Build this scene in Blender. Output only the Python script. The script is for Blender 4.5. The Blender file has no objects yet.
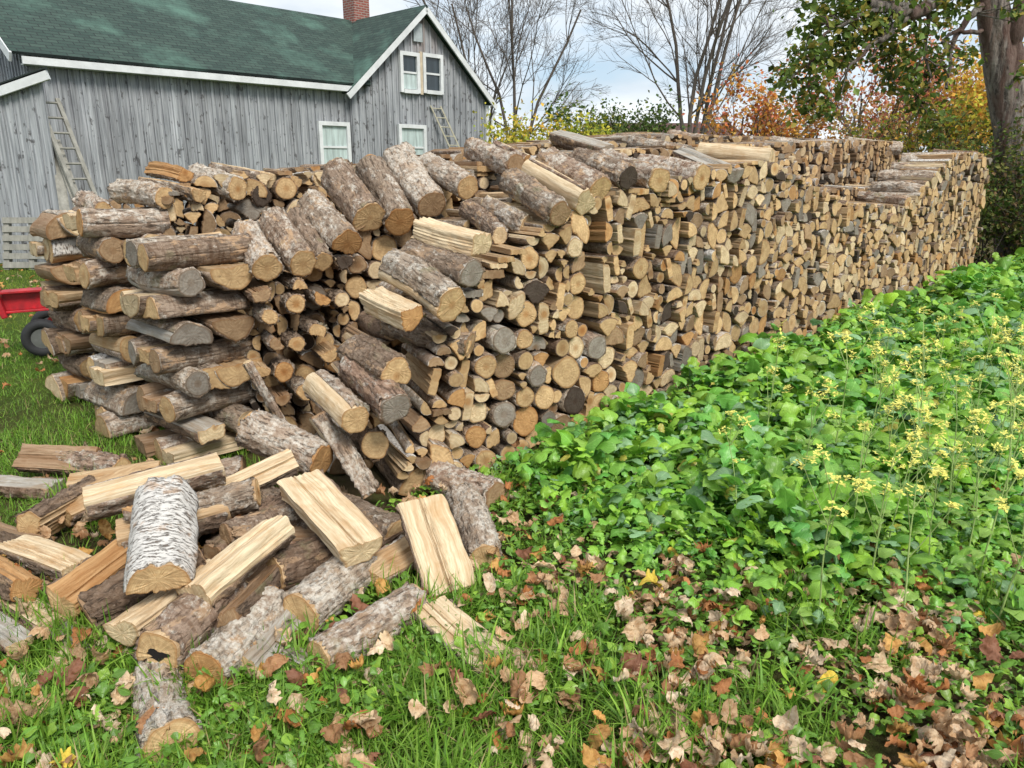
import bpy, math, random
import numpy as np
from mathutils import Vector, Matrix, noise as mnoise

random.seed(11); rng = np.random.default_rng(11)
scene = bpy.context.scene
col = scene.collection
R = math.radians

# ------------------------------------------------------------------ camera, world, sun
CAM_H = 1.65; FPX = 769.0; TILT = math.atan(214/FPX)
cam_d = bpy.data.cameras.new("camera"); cam = bpy.data.objects.new("camera", cam_d); col.objects.link(cam)
cam.location = (0, 0, CAM_H); cam.rotation_euler = (math.pi/2-TILT, 0, 0)
cam_d.sensor_fit = 'HORIZONTAL'; cam_d.sensor_width = 36; cam_d.lens = 36*FPX/1024
cam_d.clip_end = 3000; cam_d.clip_start = 0.05
scene.camera = cam

SUN_EL, SUN_AZ = R(48), R(150)          # compass azimuth from +Y, clockwise: behind the camera, to its right
w = bpy.data.worlds.new("World"); scene.world = w; w.use_nodes = True
nt = w.node_tree; nt.nodes.clear()
out = nt.nodes.new('ShaderNodeOutputWorld'); bg = nt.nodes.new('ShaderNodeBackground')
sky = nt.nodes.new('ShaderNodeTexSky'); sky.sky_type = 'NISHITA'; sky.sun_disc = False
sky.sun_elevation = SUN_EL; sky.sun_rotation = SUN_AZ; sky.air_density = 1.0; sky.dust_density = 1.5
tc = nt.nodes.new('ShaderNodeTexCoord'); mp = nt.nodes.new('ShaderNodeMapping'); mp.inputs['Scale'].default_value = (1.6, 1.6, 4.2)
mp.inputs['Location'].default_value = (0.35, 0.1, 0.2)
n1 = nt.nodes.new('ShaderNodeTexNoise'); n1.inputs['Scale'].default_value = 1.9; n1.inputs['Detail'].default_value = 7; n1.inputs['Roughness'].default_value = 0.55
rp = nt.nodes.new('ShaderNodeValToRGB'); rp.color_ramp.elements[0].position = 0.34; rp.color_ramp.elements[1].position = 0.54
n2 = nt.nodes.new('ShaderNodeTexNoise'); n2.inputs['Scale'].default_value = 3.6; n2.inputs['Detail'].default_value = 6
rp2 = nt.nodes.new('ShaderNodeValToRGB'); rp2.color_ramp.elements[0].position = 0.32; rp2.color_ramp.elements[1].position = 0.64
rp2.color_ramp.elements[0].color = (4.6, 5.2, 5.8, 1); rp2.color_ramp.elements[1].color = (7.0, 7.3, 7.5, 1)
mx = nt.nodes.new('ShaderNodeMixRGB')
blue = nt.nodes.new('ShaderNodeMixRGB'); blue.blend_type = 'MIX'; blue.inputs[0].default_value = 0.55; blue.inputs[2].default_value = (3.6, 4.9, 6.2, 1)
L = nt.links.new
L(tc.outputs['Generated'], mp.inputs[0]); L(mp.outputs[0], n1.inputs['Vector']); L(mp.outputs[0], n2.inputs['Vector'])
L(n1.outputs['Fac'], rp.inputs[0]); L(n2.outputs['Fac'], rp2.inputs[0])
L(sky.outputs[0], blue.inputs[1]); L(rp.outputs[0], mx.inputs[0]); L(blue.outputs[0], mx.inputs[1]); L(rp2.outputs[0], mx.inputs[2])
L(mx.outputs[0], bg.inputs[0]); bg.inputs[1].default_value = 0.094
L(bg.outputs[0], out.inputs[0])

sd = bpy.data.lights.new("sun", 'SUN'); sd.energy = 2.2; sd.angle = R(20); sd.color = (1, 0.95, 0.87)
so = bpy.data.objects.new("sun", sd); col.objects.link(so)
so.rotation_euler = (math.pi/2 - SUN_EL, 0, math.pi - SUN_AZ)
scene.view_settings.view_transform = 'Standard'; scene.view_settings.look = 'None'
scene.view_settings.exposure = 0.74; scene.view_settings.gamma = 1
scene.cycles.max_bounces = 5; scene.cycles.diffuse_bounces = 3; scene.cycles.transparent_max_bounces = 6
scene.cycles.use_adaptive_sampling = True; scene.cycles.adaptive_threshold = 0.02

# ------------------------------------------------------------------ geometry helpers
CT, ST = math.cos(TILT), math.sin(TILT)
def ray(u, v):
    x = (u-512)/FPX; y = -(v-384)/FPX
    return np.array((x, CT+y*ST, -ST+y*CT))
CP = np.array((0, 0, CAM_H))
def on_z(u, v, z=0.0):
    r = ray(u, v); return CP + r*((z-CAM_H)/r[2])
def on_y(u, v, Y):
    r = ray(u, v); return CP + r*(Y/r[1])
A0 = np.array((-0.57, 3.62, 0.0)); DD = np.array((0.688, 0.7257, 0.0)); NN = np.array((0.7257, -0.688, 0.0))
def on_row(u, v, off):
    r = ray(u, v); k = (off - (CP-A0)@NN)/(r@NN); return CP + r*k
def proj(p):
    d = np.asarray(p) - CP
    dep = d[1]*CT - d[2]*ST; yy = d[1]*ST + d[2]*CT
    return 512+FPX*d[0]/dep, 384-FPX*yy/dep, dep

def mesh_np(name, V, faces, mats=None, mi=None, smooth=None, attrs=None):
    """faces: list of (F,k) int arrays"""
    me = bpy.data.meshes.new(name)
    V = np.asarray(V, dtype=np.float32); me.vertices.add(len(V)); me.vertices.foreach_set('co', V.ravel())
    tot = []; idx = []
    for f in faces:
        f = np.asarray(f, dtype=np.int32)
        if f.size == 0: continue
        tot.append(np.full(len(f), f.shape[1], dtype=np.int32)); idx.append(f.ravel())
    tot = np.concatenate(tot); idx = np.concatenate(idx)
    me.loops.add(len(idx)); me.loops.foreach_set('vertex_index', idx)
    me.polygons.add(len(tot)); me.polygons.foreach_set('loop_start', np.concatenate(([0], np.cumsum(tot)[:-1])).astype(np.int32))
    me.polygons.foreach_set('loop_total', tot)
    if mi is not None: me.polygons.foreach_set('material_index', np.asarray(mi, dtype=np.int32))
    s = np.zeros(len(tot), dtype=bool) if smooth is None else (np.full(len(tot), smooth) if np.isscalar(smooth) else np.asarray(smooth))
    me.polygons.foreach_set('use_smooth', s)
    for m in (mats or []): me.materials.append(m)
    for k, a in (attrs or {}).items():
        a = np.asarray(a, dtype=np.float32)
        if a.ndim == 1:
            at = me.attributes.new(k, 'FLOAT', 'POINT'); at.data.foreach_set('value', a)
        else:
            at = me.attributes.new(k, 'FLOAT_VECTOR', 'POINT'); at.data.foreach_set('vector', a.ravel())
    me.update(calc_edges=True)
    return me
def tag(o, label=None, cat=None, group=None, kind=None):
    if label: o['label'] = label
    if cat: o['category'] = cat
    if group: o['group'] = group
    if kind: o['kind'] = kind
    return o
def link(name, me, parent=None):
    o = bpy.data.objects.new(name, me); col.objects.link(o)
    if parent is not None: o.parent = parent
    return o
def empty(name, loc=(0, 0, 0), rz=0):
    o = bpy.data.objects.new(name, None); col.objects.link(o); o.location = loc; o.rotation_euler = (0, 0, rz)
    o.empty_display_size = 0.1
    return o

class MB:
    """collects boxes, prisms and tubes, builds one mesh object"""
    def __init__(s): s.V = []; s.F = []; s.n = 0
    def add(s, V, F):
        s.V += [tuple(v) for v in V]; s.F += [tuple(i+s.n for i in f) for f in F]; s.n += len(V); return s
    def box(s, c, d, M=None):
        x, y, z = [q/2 for q in d]
        V = [Vector((a, b, e)) for a in (-x, x) for b in (-y, y) for e in (-z, z)]
        if M is not None: V = [M @ v for v in V]
        V = [v + Vector(c) for v in V]
        return s.add(V, [(0, 1, 3, 2), (4, 6, 7, 5), (0, 4, 5, 1), (2, 3, 7, 6), (0, 2, 6, 4), (1, 5, 7, 3)])
    def bar(s, a, b, wx, wy, up=(0, 0, 1)):
        a = Vector(a); b = Vector(b); X = (b-a).normalized(); Y = Vector(up).cross(X).normalized(); Z = X.cross(Y)
        M = Matrix((X, Y, Z)).transposed()
        return s.box((a+b)/2, ((b-a).length, wx, wy), M)
    def prism(s, pts, ext):
        n = len(pts); e = Vector(ext); P = [Vector(p) for p in pts]
        V = P+[p+e for p in P]
        return s.add(V, [tuple(range(n))[::-1], tuple(range(n, 2*n))]+[(i, (i+1) % n, n+(i+1) % n, n+i) for i in range(n)])
    def tube(s, pts, rad, n=8):
        pts = [Vector(p) for p in pts]; k = len(pts); V = []; F = []
        if np.isscalar(rad): rad = [rad]*k
        ref = Vector((0.3, 0.1, 1)).normalized()
        for i, p in enumerate(pts):
            t = (pts[min(i+1, k-1)]-pts[max(i-1, 0)]).normalized()
            if abs(t.dot(ref)) > 0.98: ref = Vector((1, 0.2, 0)).normalized()
            x = t.cross(ref).normalized(); y = t.cross(x)
            V += [p+(x*math.cos(a)+y*math.sin(a))*rad[i] for a in [2*math.pi*j/n for j in range(n)]]
        for i in range(k-1):
            F += [(i*n+j, i*n+(j+1) % n, (i+1)*n+(j+1) % n, (i+1)*n+j) for j in range(n)]
        F += [tuple(range(n))[::-1], tuple(range((k-1)*n, k*n))]
        return s.add(V, F)
    def build(s, name, m, parent=None, smooth=False, bevel=0):
        me = bpy.data.meshes.new(name); me.from_pydata(s.V, [], s.F); me.materials.append(m)
        if smooth: me.shade_smooth()
        me.update(); o = link(name, me, parent)
        if bevel:
            b = o.modifiers.new('bevel', 'BEVEL'); b.width = bevel; b.segments = 2; b.limit_method = 'ANGLE'
        return o

# ------------------------------------------------------------------ materials
def mat(name):
    m = bpy.data.materials.new(name); m.use_nodes = True; t = m.node_tree
    return m, t, t.nodes['Principled BSDF']
class NB:
    """terse node builder"""
    def __init__(s, t): s.t = t
    def n(s, typ, **kw):
        o = s.t.nodes.new('ShaderNode'+typ)
        for k, v in kw.items():
            if k.startswith('i_'):
                key = k[2:]; key = int(key) if key.isdigit() else key.replace('_', ' ')
                if isinstance(v, bpy.types.NodeSocket): s.t.links.new(v, o.inputs[key])
                else: o.inputs[key].default_value = v
            else: setattr(o, k, v)
        return o
    def attr(s, name): return s.n('Attribute', attribute_name=name)
    def math(s, op, a, b=0.0, clamp=False):
        return s.n('Math', operation=op, i_0=a, i_1=b, use_clamp=clamp).outputs[0]
    def noise(s, vec, scale, detail=3, rough=0.55, dist=0.0, out='Fac'):
        return s.n('TexNoise', i_Vector=vec, i_Scale=scale, i_Detail=detail, i_Roughness=rough, i_Distortion=dist).outputs[out]
    def scale(s, vec, sc, loc=(0, 0, 0)):
        return s.n('Mapping', i_Vector=vec, i_Scale=sc, i_Location=loc).outputs[0]
    def mix(s, f, a, b, typ='MIX'):
        def c(v): return v if isinstance(v, bpy.types.NodeSocket) or len(v) == 4 else (*v, 1)
        return s.n('MixRGB', blend_type=typ, i_0=f, i_1=c(a), i_2=c(b)).outputs[0]
    def ramp(s, f, *st):
        r = s.n('ValToRGB', i_0=f); e = r.color_ramp.elements
        while len(e) < len(st): e.new(0.5)
        for el, (p, c) in zip(e, st):
            el.position = p; el.color = (c, c, c, 1) if np.isscalar(c) else (*c, 1)
        return r.outputs[0]
    def bump(s, h, strength=0.5, dist=0.01, normal=None):
        b = s.n('Bump', i_Height=h, i_Strength=strength, i_Distance=dist)
        if normal is not None: s.t.links.new(normal, b.inputs['Normal'])
        return b.outputs[0]
    def link(s, a, b): s.t.links.new(a, b)

def make_end():
    m, t, p = mat('end_grain'); b = NB(t)
    lc = b.attr('lc').outputs['Vector']; tone = b.attr('tone').outputs['Vector']; rnd = b.attr('rnd').outputs['Fac']
    sep = b.n('SeparateXYZ', i_0=lc)
    flat = b.n('CombineXYZ', i_0=b.math('MULTIPLY', rnd, 37.0), i_1=sep.outputs[1], i_2=sep.outputs[2]).outputs[0]
    wob = b.noise(flat, 14, 3)
    ln = b.n('VectorMath', operation='LENGTH', i_0=b.n('CombineXYZ', i_0=0.0, i_1=sep.outputs[1], i_2=sep.outputs[2]).outputs[0]).outputs['Value']
    r = b.math('ADD', ln, b.math('MULTIPLY', wob, 0.014))
    ring = b.math('SINE', b.math('MULTIPLY', r, 900.0))
    ring2 = b.math('SINE', b.math('MULTIPLY', r, 330.0))
    ang = b.math('ARCTAN2', sep.outputs[1], sep.outputs[2])
    av = b.n('CombineXYZ', i_0=b.math('MULTIPLY', ang, 5.0), i_1=b.math('MULTIPLY', ln, 10.0), i_2=b.math('MULTIPLY', rnd, 91.0)).outputs[0]
    crk = b.ramp(b.noise(av, 1.9, 2, 0.5), (0.235, 0.0), (0.29, 1.0))
    stain = b.ramp(b.noise(flat, 19, 6, 0.7), (0.38, 0.0), (0.60, 1.0))
    rf = b.attr('rf').outputs['Fac']
    r7 = b.math('FRACT', b.math('MULTIPLY', rnd, 7.13)); r3 = b.math('FRACT', b.math('MULTIPLY', rnd, 31.7))
    c = b.mix(b.math('MULTIPLY', b.math('ADD', ring, 1.0), 0.17), tone, b.mix(1.0, tone, (0.60, 0.46, 0.33), 'MULTIPLY'))
    c = b.mix(b.math('MULTIPLY', b.math('ADD', ring2, 1.0), 0.14), c, b.mix(1.0, tone, (0.60, 0.44, 0.30), 'MULTIPLY'))
    heart = b.ramp(b.math('ADD', r, b.math('MULTIPLY', r3, 0.02)), (0.022, 1.0), (0.052, 0.0))
    hs = b.math('MULTIPLY', heart, b.ramp(r7, (0.35, 0.05), (0.9, 0.95)))
    c = b.mix(hs, c, b.mix(1.0, tone, (0.52, 0.33, 0.19), 'MULTIPLY'))
    c = b.mix(b.math('MULTIPLY', b.math('SUBTRACT', 1.0, stain), 0.62), c, b.mix(1.0, tone, (0.50, 0.43, 0.38), 'MULTIPLY'))
    rim = b.ramp(b.math('ADD', rf, b.math('MULTIPLY', b.math('SUBTRACT', wob, 0.5), 0.12)), (0.84, 0.0), (0.98, 0.75))
    c = b.mix(rim, c, b.mix(1.0, tone, (0.46, 0.32, 0.22), 'MULTIPLY'))
    c = b.mix(b.math('MULTIPLY', b.math('MULTIPLY', b.math('SUBTRACT', 1.0, crk), 0.75), r3), c, (0.045, 0.03, 0.02))
    fine = b.noise(flat, 260, 2)
    c = b.mix(b.math('MULTIPLY', fine, 0.45), c, b.mix(1.0, c, (0.6, 0.54, 0.48), 'MULTIPLY'))
    b.link(c, p.inputs['Base Color']); p.inputs['Roughness'].default_value = 0.85; p.inputs['Specular IOR Level'].default_value = 0.2
    h = b.math('ADD', b.math('MULTIPLY', fine, 0.4), b.math('ADD', crk, b.math('MULTIPLY', b.noise(flat, 60, 3), 0.8)))
    b.link(b.bump(h, 0.6, 0.004), p.inputs['Normal'])
    return m
def make_split():
    m, t, p = mat('split_wood'); b = NB(t)
    lc = b.attr('lc').outputs['Vector']; tone = b.attr('stone').outputs['Vector']; rnd = b.attr('rnd').outputs['Fac']
    v = b.n('VectorMath', operation='ADD', i_0=lc, i_1=b.n('CombineXYZ', i_0=b.math('MULTIPLY', rnd, 53.0)).outputs[0]).outputs[0]
    w1 = b.noise(v, 6, 2, out='Color')
    vv = b.mix(0.04, v, w1, 'ADD')
    f1 = b.noise(b.scale(vv, (3.5, 95, 95)), 1.0, 5, 0.65)
    f2 = b.noise(b.scale(vv, (2, 26, 26)), 1.0, 3, 0.6)
    big = b.noise(v, 9, 3)
    c = b.mix(b.ramp(f1, (0.30, 0.75), (0.62, 0.0)), tone, b.mix(1.0, tone, (0.50, 0.40, 0.30), 'MULTIPLY'))
    c = b.mix(b.ramp(f2, (0.35, 0.6), (0.55, 0.0)), c, b.mix(1.0, tone, (0.58, 0.45, 0.34), 'MULTIPLY'))
    c = b.mix(b.ramp(big, (0.5, 0.0), (0.72, 0.55)), c, b.mix(1.0, tone, (0.62, 0.42, 0.24), 'MULTIPLY'))
    b.link(c, p.inputs['Base Color']); p.inputs['Roughness'].default_value = 0.8; p.inputs['Specular IOR Level'].default_value = 0.2
    b.link(b.bump(b.math('ADD', f1, f2), 0.8, 0.006), p.inputs['Normal'])
    return m
def make_bark():
    m, t, p = mat('bark'); b = NB(t)
    lc = b.attr('lc').outputs['Vector']; bt = b.attr('btone').outputs['Vector']; rnd = b.attr('rnd').outputs['Fac']
    sep = b.n('SeparateXYZ', i_0=bt)   # x: lightness 0..1  y: birch 0/1  z: redness 0..1
    v = b.n('VectorMath', operation='ADD', i_0=lc, i_1=b.n('CombineXYZ', i_0=b.math('MULTIPLY', rnd, 53.0)).outputs[0]).outputs[0]
    dv = b.mix(0.03, v, b.noise(v, 12, 3, out='Color'), 'ADD')
    r5 = b.math('FRACT', b.math('MULTIPLY', rnd, 5.31))
    fz = b.noise(b.scale(dv, (11, 62, 62)), 1.0, 4, 0.6)
    fiss = b.ramp(fz, (0.36, 0.0), (0.47, 1.0))
    fib = b.noise(b.scale(dv, (26, 60, 60)), 1.0, 6, 0.7)
    flake = b.noise(dv, 42, 6, 0.72)
    lich = b.noise(v, 12, 6, 0.7)
    band = b.noise(b.scale(dv, (75, 7, 7)), 1.0, 4, 0.65)
    base = b.mix(sep.outputs[0], (0.19, 0.135, 0.095), (0.50, 0.41, 0.32))
    base = b.mix(b.math('MULTIPLY', sep.outputs[2], 0.75), base, (0.38, 0.24, 0.17))
    c = b.mix(b.ramp(fib, (0.36, 0.8), (0.60, 0.0)), base, b.mix(1.0, base, (0.45, 0.38, 0.33), 'MULTIPLY'))
    c = b.mix(b.math('MULTIPLY', b.math('SUBTRACT', 1.0, fiss), b.math('SUBTRACT', 0.85, b.math('MULTIPLY', r5, 0.6))), c, (0.06, 0.043, 0.032))
    c = b.mix(b.math('MULTIPLY', b.ramp(band, (0.50, 0.0), (0.60, 0.8)), r5), c, b.mix(1.0, base, (0.42, 0.33, 0.28), 'MULTIPLY'))
    inner = b.math('MULTIPLY', b.ramp(b.noise(b.scale(dv, (7, 15, 15)), 1.0, 5, 0.65), (0.55, 0.0), (0.59, 1.0)), b.ramp(r5, (0.2, 0.15), (0.9, 0.9)))
    c = b.mix(inner, c, b.mix(flake, (0.30, 0.17, 0.09), (0.62, 0.44, 0.28)))
    thr = b.math('ADD', lich, b.math('MULTIPLY', b.math('SUBTRACT', sep.outputs[0], 0.5), 0.24))
    pl = b.math('MULTIPLY', b.ramp(thr, (0.53, 0.0), (0.62, 1.0)), b.ramp(flake, (0.40, 0.0), (0.58, 1.0)))
    c = b.mix(b.math('MULTIPLY', pl, 0.85), c, (0.66, 0.61, 0.53))
    moss = b.ramp(b.noise(v, 7, 4), (0.62, 0.0), (0.70, 0.35))
    c = b.mix(moss, c, (0.20, 0.21, 0.10))
    # birch: pale paper with dark streaks that run round the stem
    ang = b.math('ARCTAN2', b.n('SeparateXYZ', i_0=lc).outputs[1], b.n('SeparateXYZ', i_0=lc).outputs[2])
    xx = b.n('SeparateXYZ', i_0=v).outputs[0]
    bv = b.n('CombineXYZ', i_0=b.math('MULTIPLY', xx, 105.0), i_1=b.math('MULTIPLY', ang, 2.6), i_2=0.0).outputs[0]
    d1 = b.ramp(b.noise(bv, 1.0, 5, 0.72, 0.4), (0.39, 1.0), (0.48, 0.0))
    d2 = b.ramp(b.noise(v, 13, 4, 0.7), (0.56, 0.0), (0.68, 1.0))
    bc = b.mix(d1, (0.60, 0.57, 0.53), (0.17, 0.135, 0.11))
    bc = b.mix(b.math('MULTIPLY', d2, 0.8), bc, (0.40, 0.27, 0.18))
    c = b.mix(sep.outputs[1], c, bc)
    b.link(c, p.inputs['Base Color']); p.inputs['Roughness'].default_value = 0.9; p.inputs['Specular IOR Level'].default_value = 0.15
    hh = b.math('ADD', b.math('MULTIPLY', fiss, 0.7), b.math('ADD', b.math('MULTIPLY', fib, 1.2), b.math('MULTIPLY', flake, 1.1)))
    hb = b.math('ADD', b.math('MULTIPLY', d1, -0.5), b.math('MULTIPLY', flake, 0.5))
    hm = b.n('MixRGB', i_0=sep.outputs[1], i_1=hh, i_2=hb).outputs[0]
    b.link(b.bump(hm, 1.0, 0.008), p.inputs['Normal'])
    return m
M_END, M_SPLIT, M_BARK = make_end(), make_split(), make_bark()
LOGMATS = [M_END, M_SPLIT, M_BARK]

def leaf_mat(name, trans=0.3, rough=0.5, spec=0.3, veins=False, curl=0.0):
    m, t, p = mat(name); b = NB(t)
    c0 = b.attr('tone').outputs['Vector']
    geo = b.n('NewGeometry').outputs['Position']
    n = b.noise(geo, 55, 4, 0.6)
    if name == 'dead_leaf': c0 = b.mix(b.ramp(b.noise(geo, 38, 5, 0.7), (0.45, 0.0), (0.65, 0.85)), c0, b.mix(1.0, c0, (0.55, 0.40, 0.28), 'MULTIPLY'))
    c = b.mix(b.math('MULTIPLY', n, 0.7), b.mix(1.0, c0, (1.25, 1.2, 1.2), 'MULTIPLY'), b.mix(1.0, c0, (0.5, 0.5, 0.5), 'MULTIPLY'))
    if veins:
        sp = b.n('SeparateXYZ', i_0=b.attr('luv').outputs['Vector'])
        ay = b.math('ABSOLUTE', sp.outputs[1])
        mid = b.ramp(ay, (0.0, 1.0), (0.05, 0.0))
        side = b.math('SINE', b.math('MULTIPLY', b.math('SUBTRACT', sp.outputs[0], b.math('MULTIPLY', ay, 0.7)), 42.0))
        sv = b.ramp(side, (0.88, 0.0), (1.0, 0.45))
        c = b.mix(b.math('MAXIMUM', b.math('MULTIPLY', mid, 0.75), sv), c, b.mix(1.0, b.mix(0.25, c0, (0.5, 0.6, 0.3)), (1.5, 1.5, 1.4), 'MULTIPLY'))
    b.link(c, p.inputs['Base Color']); p.inputs['Roughness'].default_value = rough; p.inputs['Specular IOR Level'].default_value = spec
    b.link(b.bump(n, 0.4, 0.006), p.inputs['Normal'])
    tr = b.n('BsdfTranslucent', i_Color=c); mxs = b.n('MixShader', i_0=trans, i_1=p.outputs[0], i_2=tr.outputs[0])
    b.link(mxs.outputs[0], t.nodes['Material Output'].inputs['Surface'])
    return m
M_GRASS = leaf_mat('grass_blade', 0.32, 0.45, 0.3)
M_WEED = leaf_mat('weed_leaf', 0.3, 0.38, 0.5, veins=True)
M_DEAD = leaf_mat('dead_leaf', 0.2, 0.6, 0.3, veins=False)
M_CROWN = leaf_mat('tree_leaf', 0.3, 0.55, 0.25)

def simple(name, c, rough=0.7, var=0.25, scale=8, bump=0.3, metal=0.0, dark=(0.5, 0.5, 0.5), stretch=(1, 1, 1), spec=0.4):
    m, t, p = mat(name); b = NB(t)
    oc = b.n('TexCoord').outputs['Object']; v = b.scale(oc, stretch)
    n = b.noise(v, scale, 6, 0.62); n2 = b.noise(v, scale*6, 3)
    cc = b.mix(b.ramp(n, (0.35, 1.0), (0.7, 0.0)), c, tuple(a*(1-var*(1-d)*2) for a, d in zip(c, dark)))
    b.link(cc, p.inputs['Base Color']); p.inputs['Roughness'].default_value = rough; p.inputs['Metallic'].default_value = metal
    p.inputs['Specular IOR Level'].default_value = spec
    b.link(b.bump(b.math('ADD', n, n2), bump, 0.01), p.inputs['Normal'])
    return m

# ------------------------------------------------------------------ log shapes
def section(Rr, planes, n, seed, wob=0.04):
    """star-shaped outline of a round cut by half planes. angles 0 = right, 90 = up seen from the near end"""
    r = np.random.default_rng(seed); ph = r.uniform(0, 6.28, 6); am = r.uniform(-1, 1, 6)
    def Rc(a): return Rr*(1+wob*sum(am[k]*np.sin((k+1.6)*0+(k+2)*a+ph[k])/(1+0.45*k) for k in range(5)))
    pl = [(math.cos(R(a)), math.sin(R(a)), d*Rr) for a, d in planes]
    g = np.linspace(-1, 1, 31)*Rr; X, Y = np.meshgrid(g, g)
    ok = X*X+Y*Y < (Rr*0.98)**2
    for nx, ny, d in pl: ok &= X*nx+Y*ny < d
    cx, cy = (X[ok].mean(), Y[ok].mean()) if ok.any() else (0, 0)
    A = np.arange(n)*2*math.pi/n + 0.01
    ca, sa = np.cos(A), np.sin(A)
    # circle distance from (cx,cy), two refinements for the wobble
    rad = np.full(n, Rr)
    for _ in range(6):
        px, py = cx+rad*ca, cy+rad*sa; th = np.arctan2(py, px); rr = Rc(th)
        bq = cx*ca+cy*sa; rad = -bq+np.sqrt(np.maximum(bq*bq-(cx*cx+cy*cy-rr*rr), 1e-8))
    flag = np.ones(n, bool)
    for nx, ny, d in pl:
        den = ca*nx+sa*ny; num = d-(cx*nx+cy*ny)
        q = np.where(den > 1e-4, num/np.maximum(den, 1e-4), 9)
        hit = q < rad; rad = np.where(hit, q, rad); flag &= ~hit
    return dict(c=(cx, cy), a=A, rad=rad, flag=flag, R=Rr)

def smooth_noise(r, M, N, amp, k=1):
    """smooth random field of M x N, periodic in N"""
    f = r.normal(0, 1, (M, N))
    for _ in range(k): f = (f+np.roll(f, 1, 1)+np.roll(f, -1, 1))/3; f[1:-1] = (f[1:-1]+f[:-2]+f[2:])/3
    s = f.std() or 1
    return f/s*amp

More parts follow.
